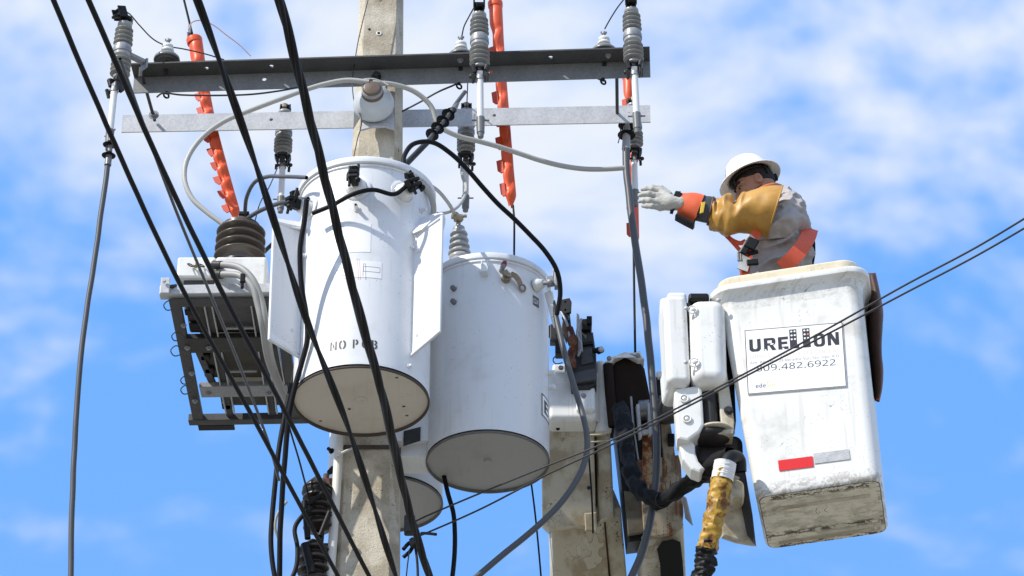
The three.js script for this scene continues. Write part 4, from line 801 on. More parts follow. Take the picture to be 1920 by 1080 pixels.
// pale jumper tied across the big insulator
cable('jumper_wire', 'pale grey jumper cable arching from the brown bushing over the big insulator', 'cable', [[418, 420, 12.6], [385, 395], [358, 368], [346, 338], [350, 302], [375, 262], [420, 228], [480, 203], [540, 180], [600, 160], [650, 150], [672, 150], [692, 154, 12.66]], 0.0125, M.cableGrey, null);
cable('jumper_wire', 'pale grey jumper cable sweeping from the big insulator to the right cutouts', 'cable', [[698, 155, 12.66], [724, 155], [745, 160], [778, 172], [802, 190], [814, 212], [824, 236], [838, 249], [866, 257], [920, 270], [985, 291], [1040, 308], [1090, 316], [1140, 317], [1170, 315, 13.1]], 0.0125, M.cableGrey, null);
cable('jumper_wire', 'black jumper cable arching down to the right end of the grey white transformer', 'cable', [[757, 318, 12.2], [757, 296], [772, 272], [800, 264], [838, 282], [880, 322], [930, 378], [985, 430], [1030, 482], [1050, 525], [1050, 556], [1044, 590, 12.78]], 0.0115, M.rubber, null);
cable('jumper_wire', 'grey cable drooping from the grey white transformer right bushing across the boom', 'cable', [[1036, 566, 12.8], [1044, 600], [1058, 660], [1078, 730], [1096, 790], [1101, 840], [1092, 880], [1062, 930], [1010, 985], [950, 1035], [890, 1085], [850, 1120, 12.6]], 0.0142, M.rubberGrey, null, { parts: (t) => { part(t, 'sleeve', [cyl(A(1029, 550, 12.8), A(1039, 596, 12.8), 0.02, 0.016)], M.fuse); part(t, 'sleeve_end', [cyl(A(1039, 597, 12.8), A(1043, 612, 12.8), 0.016, 0.014)], M.fuse); } });
cable('jumper_wire', 'black cable looping along the front transformer bushings under its lid', 'cable', [[586, 400, 12.12], [610, 392], [640, 374], [668, 362, 12.02], [700, 356], [706, 361], [735, 364], [752, 362], [766, 345, 12.1]], 0.0105, M.rubber, null);
cable('jumper_wire', 'black cable dropping down the front transformer left side from its left bushing', 'cable', [[575, 375, 12.0], [577, 400], [568, 425], [563, 470], [565, 530], [574, 590], [578, 625], [568, 670], [552, 730], [541, 790], [535, 850], [528, 950], [524, 1090, 12.5]], 0.0122, M.rubber, null);
cable('jumper_wire', 'black cable from the brown bushing to the front transformer, lower of two', 'cable', [[463, 410, 12.6], [485, 396], [515, 384], [550, 375], [578, 373, 12.2]], 0.0105, M.rubberGrey, null);
cable('jumper_wire', 'grey cable arching from the brown bushing to the front transformer left bushing', 'cable', [[459, 404, 12.6], [461, 378], [470, 350], [490, 334], [525, 331], [575, 333, 12.15]], 0.0095, M.rubberGrey, null);
cable('jumper_wire', 'short grey cable from behind the brown bushing into the front transformer bracket', 'cable', [[496, 472, 12.7], [510, 458], [530, 444, 12.5]], 0.010, M.rubberGrey, null);
cable('jumper_wire', 'pale cable curving over the front transformer right shoulder', 'cable', [[757, 330, 12.2], [778, 336], [796, 350], [808, 370], [814, 392], [812, 410, 12.35]], 0.014, M.cableGrey, null);
cable('jumper_wire', 'thin pale cable from the front transformer to the ribbed bushing of the right transformer', 'cable', [[790, 338, 12.35], [815, 352], [834, 372], [848, 392], [854, 405, 12.85]], 0.009, M.cableGrey, null);
cable('jumper_wire', 'pale cable rising from the ribbed bushing to the cutout above the right transformer', 'cable', [[820, 401, 12.7], [838, 398], [855, 390], [868, 374], [874, 352], [868, 332], [866, 318], [868, 305, 13.2]], 0.0085, M.cableGrey, null);
// drops left of the pole
cable('drop_cable', 'black drop cable left of the pole, outermost at the bottom', 'cable', [[556, 680, 12.6], [545, 730], [532, 790], [522, 850], [514, 930], [508, 1000], [510, 1040], [519, 1100, 12.7]], 0.0118, M.rubber, 'drop cables left of the pole');
cable('drop_cable', 'black drop cable bowing beside the spool insulators left of the pole', 'cable', [[574, 958, 12.72], [558, 972], [553, 1000], [560, 1040], [556, 1062], [540, 1100, 12.7]], 0.0105, M.rubber, 'drop cables left of the pole');
cable('drop_cable', 'thin black wire slanting behind the slanting cables to the spool insulators', 'cable', [[538, 785, 12.7], [548, 820], [560, 860], [572, 905], [580, 935, 12.75]], 0.0045, M.rubber, 'drop cables left of the pole');
cable('drop_cable', 'short pale splice wire tied between the left drop cables', 'cable', [[522, 1010, 12.68], [516, 990], [520, 965], [530, 950], [538, 940, 12.6]], 0.006, M.cableGrey, null);
cable('drop_cable', 'black cable hanging below the right transformer beside the pole', 'cable', [[832, 890, 13.1], [840, 925], [850, 960], [853, 1000], [851, 1050], [844, 1110, 13.0]], 0.0112, M.rubber, null);
cable('drop_cable', 'black cables bunched at the right edge of the pole bottom', 'cable', [[756, 1030, 12.72], [768, 1018], [776, 1010], [772, 1030], [756, 1045, 12.75]], 0.009, M.rubber, null);
cable('drop_cable', 'thin vertical black wire below the pole clamp, right of pole bottom', 'cable', [[776, 1010, 12.72], [782, 1050], [784, 1100, 12.7]], 0.006, M.rubber, null);
cable('drop_cable', 'hair thin wire hanging right of the pole bottom', 'cable', [[768, 1030, 12.72], [764, 1060], [760, 1100, 12.7]], 0.003, M.rubber, null);
// thin twin service wires from the pole out to the right
cable('service_wire', 'upper of two thin black wires running from pole to the right edge', 'service wire', [[766, 984, 0.05], [790, 972, 0.06], [900, 925, 0.03], [1030, 872], [1150, 824], [1290, 755], [1420, 688], [1560, 612], [1700, 533], [1830, 464], [1960, 386]], 0.0042, M.wireDark, null, { h: 6.89 });
cable('service_wire', 'lower of two thin black wires running from pole to the right edge', 'service wire', [[768, 1012, 0], [798, 1000, 0], [900, 955], [1030, 888], [1150, 832], [1290, 762], [1420, 694], [1560, 622], [1700, 548], [1830, 480], [1960, 405]], 0.0042, M.wireDark, null, { h: 6.89, parts: t => { part(t, 'dead_end_clamp', [tube([A(790, 1000, 12.72), A(800, 1000, 12.7), A(818, 1002, 12.68)], 0.007), ball(A(773, 1017, 12.72), 0.018, 0.8, 1.4, 0.8), bx(A(768, 985, 12.74), 0.05, 0.09, 0.05, 0.01)], M.steel); } });
// light wires
cable('tie_wire', 'thin wire from the leftmost cutout over the left pin insulator', 'wire', [[228, 22, 12.62], [240, 24], [262, 48], [288, 74], [313, 86, 12.82], [345, 92], [388, 102], [420, 112, 13.0]], 0.0034, M.wireDark, null);
cable('tie_wire', 'thin black wire entering the top of the left orange line guard', 'wire', [[330, -60, 13.25], [345, 0], [356, 45], [362, 70], [370, 98, 13.28]], 0.006, M.rubber, null, { parts: t => part(t, 'line_clamp', [bx(A(355, 57, 13.27), 0.022, 0.055, 0.03, 0.006), cyl(A(352, 62, 13.26), A(353, 86, 13.28), 0.004)], M.galv) });
cable('tie_wire', 'pinkish thin wire arcing behind the thick cable to the front crossarm', 'wire', [[354, 55, 13.2], [360, 42], [376, 38], [398, 46], [425, 66], [450, 85], [470, 105, 13.25]], 0.003, M.wirePink, null);
cable('tie_wire', 'thin wire hanging down the left of the pole', 'wire', [[700, -40, 12.8], [690, 0], [680, 40], [672, 75], [666, 110], [661, 150], [664, 190], [678, 225], [670, 262], [662, 300, 12.75]], 0.0028, M.wireDark, null);
cable('tie_wire', 'short thin wire from the middle cutout to its pin insulator', 'wire', [[890, 12, 12.6], [880, 30], [870, 50], [866, 68, 12.8]], 0.0034, M.wireDark, null);
cable('tie_wire', 'short thin wire from the right cutout to its pin insulator', 'wire', [[1172, -4, 12.55], [1158, 14], [1144, 36], [1134, 54, 12.76]], 0.0034, M.wireDark, null);
cable('bracing_wire', 'black bonding wire under the front crossarm left half', 'wire', [[294, 182, 12.83], [304, 175], [340, 178], [400, 179], [470, 177], [520, 171], [560, 164], [640, 152, 12.85]], 0.0048, M.wireDark, 'bonding wires under the front crossarm');
cable('bracing_wire', 'black bonding wire from the pole up to the middle of front crossarm', 'wire', [[752, 210, 12.95], [790, 190], [820, 173], [850, 160], [862, 154, 12.84]], 0.0048, M.wireDark, 'bonding wires under the front crossarm');
cable('bracing_wire', 'black bonding wire under the front crossarm right half', 'wire', [[864, 152, 12.83], [920, 152], [1000, 148], [1080, 145], [1110, 144], [1132, 152, 12.78]], 0.0048, M.wireDark, 'bonding wires under the front crossarm');
cable('tie_wire', 'thin vertical wire behind the middle hanging fuse tube', 'wire', [[877, 155, 13.0], [876, 180], [875, 205], [874, 232, 13.3]], 0.003, M.wireDark, null);
cable('tie_wire', 'dark wire below the middle orange line guard', 'wire', [[962, 385, 13.28], [964, 410], [964, 480, 13.2]], 0.0052, M.rubber, null);
cable('tie_wire', 'dark wire hanging below the narrow orange line guard at right', 'wire', [[1188, 460, 13.5], [1189, 540], [1191, 660, 13.5]], 0.0062, M.rubber, null);
cable('tie_wire', 'fine wire behind the rear cutout left of the pole', 'wire', [[520, 315, 13.3], [505, 350], [488, 380], [478, 415, 13.2]], 0.003, M.wireDark, null);
cable('tie_wire', 'thin dark wire hanging right of the pole beside the boom foot', 'wire', [[996, 905, 13.3], [1003, 960], [1010, 1030], [1016, 1100, 13.3]], 0.0045, M.rubber, null);
cable('tie_wire', 'thin dark wire down the face of the left boom', 'wire', [[1101, 820, 13.35], [1106, 880], [1110, 940], [1112, 1000, 13.6]], 0.0045, M.rubber, null);

// ---------------------------------------------------------------- the lift: boom, winch, rotator
{
  const t = thing('aerial_lift_boom', 'grimy white two armed lift boom rising behind the right transformer', 'lift boom', A(1150, 1000, 14.3));
  // left arm, its underside facing us
  part(t, 'boom_tube', [slab([[1034, 960, 14.25], [1131, 955, 14.25], [1152, 1200, 14.8], [1042, 1210, 14.8]], 0.3, 0.012)], M.boom);
  part(t, 'boom_tube', [slab([[1133, 955, 14.27], [1164, 952, 14.28], [1186, 1200, 14.82], [1156, 1200, 14.82]], 0.28, 0.008)], M.boom);
  part(t, 'boom_housing', [slab([[1014, 770, 14.0], [1113, 768, 14.0], [1117, 975, 14.22], [1113, 990, 14.23], [1030, 992, 14.24], [1017, 980, 14.23]], 0.32, 0.016, [])], M.boom);
  part(t, 'housing_foot', [slab([[1096, 962, 14.185], [1118, 960, 14.185], [1119, 996, 14.22], [1098, 995, 14.22]], 0.05, 0.006)], M.boom);
  part(t, 'housing_side', [slab([[1119, 770, 14.04], [1143, 768, 14.04], [1153, 970, 14.25], [1123, 980, 14.25]], 0.26, 0.02)], M.boom);
  for (const [x, y, d] of [[1046, 804, 14.02], [1104, 915, 14.145]]) { const p = A(x, y, d); part(t, 'bolt_hole', [cyl(p, p.clone().add(V(0, -0.005, 0.012)), 0.0095, 0.0095, 16)], M.hole); }
  part(t, 'edge_lip', [tube([A(1106, 816, 13.96), A(1142, 813, 13.96), A(1145, 804, 13.96)], 0.006), tube([A(1108, 829, 13.975), A(1143, 826, 13.975)], 0.005)], M.boom);
  // sunlit knuckle above
  part(t, 'knuckle', [boxAt(1026, 694, 1118, 786, 13.92, 0.36, 0.03), boxAt(1080, 722, 1116, 770, 13.89, 0.1, 0.02)], M.cover);
  part(t, 'knuckle_rib', [cyl(A(1127, 690, 13.98), A(1130, 812, 14.05), 0.038, 0.038, 24), ball(A(1127, 690, 13.98), 0.038), cyl(A(1117, 700, 13.95), A(1119, 790, 14.0), 0.012)], M.cover);
  part(t, 'knuckle_cap', [boxAt(1036, 682, 1062, 700, 13.95, 0.2, 0.012), boxAt(1112, 676, 1126, 694, 13.98, 0.15, 0.012)], M.cover);
  part(t, 'bolt', [[1052, 690], [1094, 742]].map(([x, y]) => bolt(A(x, y, 13.89), V(0, 0, 1), 0.009, 0.012)), M.galv);
  // winch mast
  const w = part(t, 'winch_mast', [slab([[1078, 628, 13.92], [1112, 622, 13.92], [1118, 664, 13.9], [1119, 718, 13.87], [1105, 727, 13.87], [1072, 727, 13.87], [1066, 690, 13.88]], 0.14, 0.006)], M.steel);
  part(w, 'mast_panel', [slab([[1088, 648, 13.9], [1108, 644, 13.9], [1113, 678, 13.88], [1090, 684, 13.88]], 0.03, 0.004), slab([[1070, 700, 13.855], [1117, 690, 13.855], [1117, 712, 13.85], [1072, 718, 13.85]], 0.03, 0.003)], M.galvDark);
  part(t, 'winch_drum', [boxAt(1089, 597, 1108, 618, 13.9, 0.16, 0.006, 0, 0, 0.06), boxAt(1091, 618, 1105, 644, 13.92, 0.12, 0.006), boxAt(1100, 592, 1110, 606, 13.88, 0.12, 0.004), boxAt(1088, 640, 1112, 646, 13.88, 0.12, 0.003, 0, 0, 0.15)], M.blackMetal);
  part(t, 'winch_flange', [slab([[1081, 586, 13.86], [1086, 590, 13.86], [1091, 640, 13.86], [1086, 668, 13.86], [1080, 640, 13.86]], 0.02, 0.003), cyl(A(1086, 600, 13.88), A(1091, 660, 13.86), 0.006)], M.galv);
  part(t, 'rope_guide', [slab([[1049, 562, 13.88], [1068, 558, 13.88], [1072, 566, 13.88], [1071, 585, 13.88], [1060, 588, 13.88], [1048, 578, 13.88]], 0.02, 0.004, [[[1060, 566, 13.88], 0.010], [[1060, 581, 13.88], 0.010]]), slab([[1057, 584, 13.9], [1068, 582, 13.9], [1072, 620, 13.9], [1062, 640, 13.9], [1052, 616, 13.9]], 0.03, 0.004)], M.steel);
  part(t, 'pulley', [cyl(A(1036, 622, 13.88), A(1041, 620, 14.0), 0.036, 0.036, 24), boxAt(1031, 607, 1044, 640, 13.86, 0.05, 0.006), cyl(A(1060, 596, 13.84), A(1062, 596, 13.92), 0.018)], M.steel);
  part(t, 'pulley_bracket', [boxAt(1041, 632, 1056, 662, 13.86, 0.06, 0.006)], M.blackMetal);
  part(t, 'rusty_hook', [tube([A(1066, 616, 13.82), A(1072, 634, 13.82), A(1076, 652, 13.82), A(1070, 668, 13.82), A(1069, 690, 13.82)], 0.024, 24, 10), ball(A(1074, 640, 13.8), 0.03, 0.9, 1.3, 0.7), bx(A(1071, 682, 13.81), 0.05, 0.05, 0.03, 0.01)], std([0.30, 0.17, 0.11], 0.75, { map: rustTex }));
  part(t, 'hose', [tube([A(1052, 585, 13.84), A(1062, 604, 13.82), A(1068, 630, 13.8), A(1070, 652, 13.8)], 0.006), tube([A(1090, 598, 13.83), A(1082, 625, 13.8), A(1090, 650, 13.8), A(1084, 668, 13.81)], 0.006)], M.galv);
  part(t, 'lever_knob', [cyl(A(1114, 658, 13.88), A(1122, 657, 13.86), 0.014), cyl(A(1121, 658, 13.86), A(1129, 655, 13.84), 0.019, 0.017, 12)], M.blackMetal);
  part(t, 'lever_knob_end', [ball(A(1127, 655, 13.83), 0.015)], M.galvLight);
  part(t, 'loop_wire', [tube([A(1056, 669, 13.86), A(1040, 669, 13.86), A(1037, 676, 13.86), A(1042, 682, 13.86), A(1055, 680, 13.86)], 0.003)], M.wireDark);
  // right arm
  const brown = new THREE.MeshPhysicalMaterial({ color: new THREE.Color(0.02, 0.013, 0.0095), roughness: 0.8, specularIntensity: 0.3 });
  part(t, 'arm_shroud', [slab([[1146, 700, 13.95], [1152, 678, 13.95], [1170, 668, 13.95], [1188, 667, 13.95], [1198, 674, 13.95], [1209, 688, 13.95], [1226, 775, 14.0], [1150, 775, 14.0]], 0.4, 0.02)], brown);
  part(t, 'shroud_edge', [tube([A(1140, 684, 13.92), A(1144, 740, 13.93), A(1150, 800, 13.97)], 0.026, 20, 12)], brown);
  part(t, 'arm_cap', [slab([[1134, 678, 13.91], [1144, 668, 13.91], [1200, 656, 13.91], [1208, 672, 13.91], [1196, 674, 13.91], [1172, 663, 13.91], [1152, 672, 13.91], [1142, 686, 13.91]], 0.2, 0.01), boxAt(1231, 694, 1256, 708, 14.0, 0.14, 0.01)], M.cover);
  part(t, 'bolt', [[1142, 672], [1196, 667]].map(([x, y]) => bolt(A(x, y, 13.905), V(0, -0.3, 1), 0.008, 0.01)), M.galv);
  part(t, 'arm_side', [slab([[1228, 706, 14.02], [1254, 708, 14.02], [1257, 800, 14.08], [1236, 806, 14.08]], 0.25, 0.008)], M.blackMetal);
  part(t, 'arm_side_strip', [slab([[1236, 742, 14.0], [1243, 740, 14.0], [1250, 786, 14.04], [1240, 790, 14.04]], 0.03, 0.004)], M.rustRun);
  part(t, 'arm_frame', [slab([[1150, 770, 14.08], [1250, 770, 14.08], [1262, 880, 14.16], [1250, 990, 14.25], [1212, 1012, 14.26], [1178, 1016, 14.26], [1164, 890, 14.17]], 0.3, 0.006)], M.blackMetal);
  part(t, 'arm_panel', [slab([[1170, 920, 14.155], [1205, 926, 14.155], [1208, 998, 14.215], [1178, 1003, 14.215]], 0.04, 0.004)], std([0.15, 0.14, 0.12], 0.85, { map: boomTex }));
  part(t, 'arm_plate', [slab([[1196, 862, 14.08], [1276, 852, 14.08], [1282, 960, 14.16], [1280, 985, 14.18], [1262, 1002, 14.19], [1225, 1008, 14.195], [1208, 1000, 14.19]], 0.05, 0.01)], M.rustRun);
  part(t, 'arm_link', [slab([[1238, 788, 14.02], [1256, 784, 14.02], [1270, 880, 14.09], [1262, 940, 14.14], [1250, 940, 14.14]], 0.06, 0.006)], M.rustRun);
  part(t, 'rusty_bar', [slab([[1204, 813, 14.0], [1222, 810, 14.0], [1224, 906, 14.07], [1206, 908, 14.07]], 0.02, 0.004)], M.rust);
  part(t, 'sheave', [cyl(A(1198, 770, 13.98), A(1218, 768, 13.98), 0.052, 0.052, 32)], M.drum);
  part(t, 'sheave_plate', [slab([[1193, 758, 13.92], [1199, 756, 13.92], [1204, 818, 13.95], [1199, 820, 13.95]], 0.05, 0.003), slab([[1214, 756, 13.92], [1219, 755, 13.92], [1223, 812, 13.95], [1217, 814, 13.95]], 0.05, 0.003), slab([[1203, 806, 13.955], [1218, 804, 13.955], [1219, 812, 13.96], [1204, 814, 13.96]], 0.03, 0.003)], M.galvLight);
  part(t, 'guide_rod', [cyl(A(1183, 744, 13.94), A(1188, 800, 13.96), 0.006), cyl(A(1188, 800, 13.96), A(1197, 862, 14.0), 0.004)], M.galv);
  part(t, 'arm_clip', [boxAt(1252, 812, 1265, 830, 14.02, 0.1, 0.006)], M.blackMetal);
  part(t, 'arm_tube', [slab([[1203, 1012, 14.24], [1215, 1000, 14.22], [1282, 985, 14.21], [1293, 1200, 14.7], [1206, 1200, 14.7]], 0.25, 0.02)], M.coverDirty);
  part(t, 'arm_slot', [slab([[1232, 1030, 14.255], [1242, 1016, 14.22], [1262, 1011, 14.215], [1276, 1018, 14.22], [1280, 1050, 14.3], [1290, 1200, 14.67], [1244, 1200, 14.67], [1238, 1060, 14.32]], 0.01, 0.002)], M.hole);
  part(t, 'loose_flap', [slab([[1278, 930, 14.1], [1286, 934, 14.1], [1297, 986, 14.18], [1285, 972, 14.18]], 0.01, 0.002)], M.galv);
  // hose sleeve between arm and bucket
  const hs = new THREE.MeshPhysicalMaterial({ color: new THREE.Color(0.0075, 0.0075, 0.008), roughness: 0.75, specularIntensity: 0.35 });
  const hp = fill([[1163, 765, 13.72], [1168, 790], [1174, 830], [1180, 870], [1190, 905], [1212, 930], [1240, 938], [1262, 926], [1290, 905], [1318, 888], [1345, 868], [1372, 852, 12.5]]);
  const hc = curve(hp), hn = 90, hg = new THREE.TubeGeometry(hc, hn, 0.039, 16), ha = hg.attributes.position;
  for (let i = 0; i <= hn; i++) { const c = hc.getPointAt(i / hn); for (let j = 0; j <= 16; j++) { const k = i * 17 + j, v = V(ha.getX(k), ha.getY(k), ha.getZ(k)).sub(c); const jj = (j % 16) / 16 * Math.PI * 2; v.multiplyScalar(0.95 + 0.45 * N3.noise(i * 0.33, Math.cos(jj) * 1.3, Math.sin(jj) * 1.3) + 0.35 * N3.noise(i * 0.21, 3.3, 0.4)); ha.setXYZ(k, c.x + v.x, c.y + v.y, c.z + v.z); } }
  hg.computeVertexNormals();
  const hose = part(t, 'hose_sleeve', hg, hs);
  for (const f of [0.05, 0.27, 0.43, 0.66, 0.86]) { const p = hc.getPointAt(f), d = hc.getTangentAt(f); part(hose, 'cable_tie', [new THREE.TorusGeometry(0.035, 0.0035, 6, 24).applyMatrix4(along(d, p).multiply(new THREE.Matrix4().makeRotationX(Math.PI / 2)))], M.steel); }
}
{ // rotator covers between arm and bucket
  const t = thing('bucket_mount', 'white bolted covers and bracket joining the bucket to the boom', 'bucket mount', A(1310, 760, 12.600));
  part(t, 'cover_shell', [boxAt(1293, 557, 1361, 714, 12.530, 0.26, 0.055, 0, -0.05, -0.01)], M.cover);
  part(t, 'cover_shell', [boxAt(1247, 552, 1292, 716, 12.550, 0.24, 0.03, 0, 0.05, 0.015)], M.cover);
  part(t, 'cover_seam', [boxAt(1286, 566, 1299, 708, 12.60, 0.2, 0.01)], M.shaft);
  part(t, 'cover_cheek', [boxAt(1240, 556, 1262, 650, 12.670, 0.2, 0.02, 0, 0, 0.03), boxAt(1252, 546, 1289, 566, 12.630, 0.2, 0.02, 0, 0.1, 0.06)], M.cover);
  part(t, 'cover_skirt', [boxAt(1254, 664, 1292, 722, 12.565, 0.22, 0.03, 0, 0.15, 0.04)], M.cover);
  for (const [x, y, r] of [[1299, 580, 0.02], [1302, 679, 0.022]]) { const p = A(x, y, 12.525); part(t, 'bolt_recess', [new THREE.TorusGeometry(r, 0.0035, 10, 24).translate(p.x, p.y, p.z - 0.004), ball(p.clone().add(V(0, 0, 0.002)), r * 0.55, 1, 1, 0.6)], M.cover); }
  for (const [x, y] of [[1286, 679], [1287, 578], [1347, 563]]) part(t, 'bolt', [ball(A(x, y, 12.525), 0.011, 1, 1, 0.7)], M.galvLight);
  part(t, 'mount_beam', [cyl(A(1326, 760, 12.750), A(1246, 770, 14.0), 0.07, 0.07, 20)], M.shaft);
  part(t, 'lower_plate', [slab([[1264, 736, 12.590], [1268, 728, 12.590], [1310, 722, 12.590], [1316, 728, 12.590], [1320, 796, 12.590], [1312, 810, 12.590], [1290, 826, 12.590], [1270, 822, 12.590]], 0.12, 0.012)], M.cover);
  for (const [x, y] of [[1283, 747], [1288, 785]]) { const p = A(x, y, 12.585); part(t, 'bolt_recess', [new THREE.TorusGeometry(0.018, 0.004, 10, 24).translate(p.x, p.y, p.z), ball(p, 0.01, 1, 1, 0.6)], M.cover); }
  part(t, 'pivot_shaft', [cyl(A(1328, 700, 12.650), A(1333, 806, 12.650), 0.036, 0.034, 24), cyl(A(1333, 798, 12.650), A(1333, 806, 12.650), 0.036, 0.056, 24)], M.shaft);
  part(t, 'shaft_backing', [boxAt(1268, 700, 1372, 800, 12.720, 0.12, 0.01)], M.shaft);
  part(t, 'pivot_flange', [lathe([[0.001, -0.006], [0.085, -0.006], [0.09, 0.0], [0.085, 0.008], [0.001, 0.008]], 40, A(1341, 811, 12.670)), boxAt(1345, 805, 1375, 813, 12.610, 0.12, 0.004, 0, 0, 0.03)], M.coverDirty);
  part(t, 'side_rail', [slab([[1344, 700, 12.620], [1362, 690, 12.620], [1377, 790, 12.620], [1376, 806, 12.620], [1353, 806, 12.620]], 0.06, 0.006)], M.coverDirty);
  part(t, 'gap_plate', [boxAt(1352, 590, 1376, 790, 12.78, 0.1, 0.006)], M.shaft);
  part(t, 'rail_bolt', [bolt(A(1366, 770, 12.615), V(0, 0, 1), 0.014, 0.014)], M.steel);
  part(t, 'gear_case', [boxAt(1302, 812, 1394, 872, 12.710, 0.2, 0.04), ball(A(1334, 818, 12.670), 0.08, 1.2, 0.5, 0.9)], M.shaft);
  part(t, 'ear_cover', [slab([[1274, 836, 12.630], [1282, 826, 12.630], [1294, 824, 12.630], [1303, 832, 12.630], [1304, 848, 12.630], [1310, 864, 12.630], [1322, 878, 12.630], [1312, 886, 12.630], [1296, 880, 12.630], [1280, 860, 12.630]], 0.1, 0.012)], M.cover);
  part(t, 'lower_shield', [slab([[1330, 905, 12.761], [1352, 890, 12.750], [1394, 890, 12.750], [1404, 930, 12.778], [1416, 1021, 12.842], [1380, 1015, 12.838], [1354, 1006, 12.831], [1342, 960, 12.799]], 0.06, 0.014), boxAt(1370, 896, 1396, 934, 12.670, 0.12, 0.03)], M.coverDirty);
  part(t, 'mount_strut', [slab([[1378, 890, 12.750], [1396, 880, 12.750], [1409, 960, 12.770], [1416, 1020, 12.800], [1400, 1000, 12.800]], 0.05, 0.004)], M.shaft);
  part(t, 'rubber_boot', [boxAt(1291, 548, 1330, 562, 12.570, 0.14, 0.014)], M.blackMetal);
}
{ // taped hose bundle
  const t = thing('taped_hose', 'hose bundle wrapped in peeling yellow tape hanging beside the bucket bottom', 'hose', A(1355, 880, 12.470));
  const P = fill([[1360, 868, 12.450], [1355, 895], [1347, 935], [1338, 980], [1328, 1020], [1320, 1060], [1312, 1120, 12.550]]), c = curve(P), n = 80;
  const skin = (f0, f1, r, amp) => { const q = []; for (let i = 0; i <= 20; i++) q.push(c.getPointAt(f0 + (f1 - f0) * i / 20)); const cc = new THREE.CatmullRomCurve3(q), g = new THREE.TubeGeometry(cc, n, r, 18), a = g.attributes.position; for (let i = 0; i <= n; i++) { const o = cc.getPointAt(i / n); for (let j = 0; j <= 18; j++) { const k = i * 19 + j, jj = (j % 18) / 18 * Math.PI * 2, v = V(a.getX(k), a.getY(k), a.getZ(k)).sub(o).multiplyScalar(1 + amp * N3.noise(i * 0.17, Math.cos(jj) * 1.1, Math.sin(jj) * 1.1 + f0 * 9) + amp * 0.9 * N3.noise(i * 0.09, Math.cos(jj) * 2.3 + 4, Math.sin(jj) * 2.3)); a.setXYZ(k, o.x + v.x, o.y + v.y, o.z + v.z); } } g.computeVertexNormals(); return g; };
  part(t, 'tape_wrap', skin(0.06, 0.66, 0.047, 0.26), M.gold);
  part(t, 'bare_hose', skin(0.6, 1, 0.042, 0.5), M.blackMetal);
  part(t, 'hose_collar', [skin(0.0, 0.13, 0.05, 0.05)], M.fuse);
  part(t, 'hose_elbow', [tube([A(1362, 872, 12.470), A(1372, 858, 12.490), A(1384, 862, 12.530), A(1386, 885, 12.550)], 0.034, 20, 14)], M.blackMetal);
}

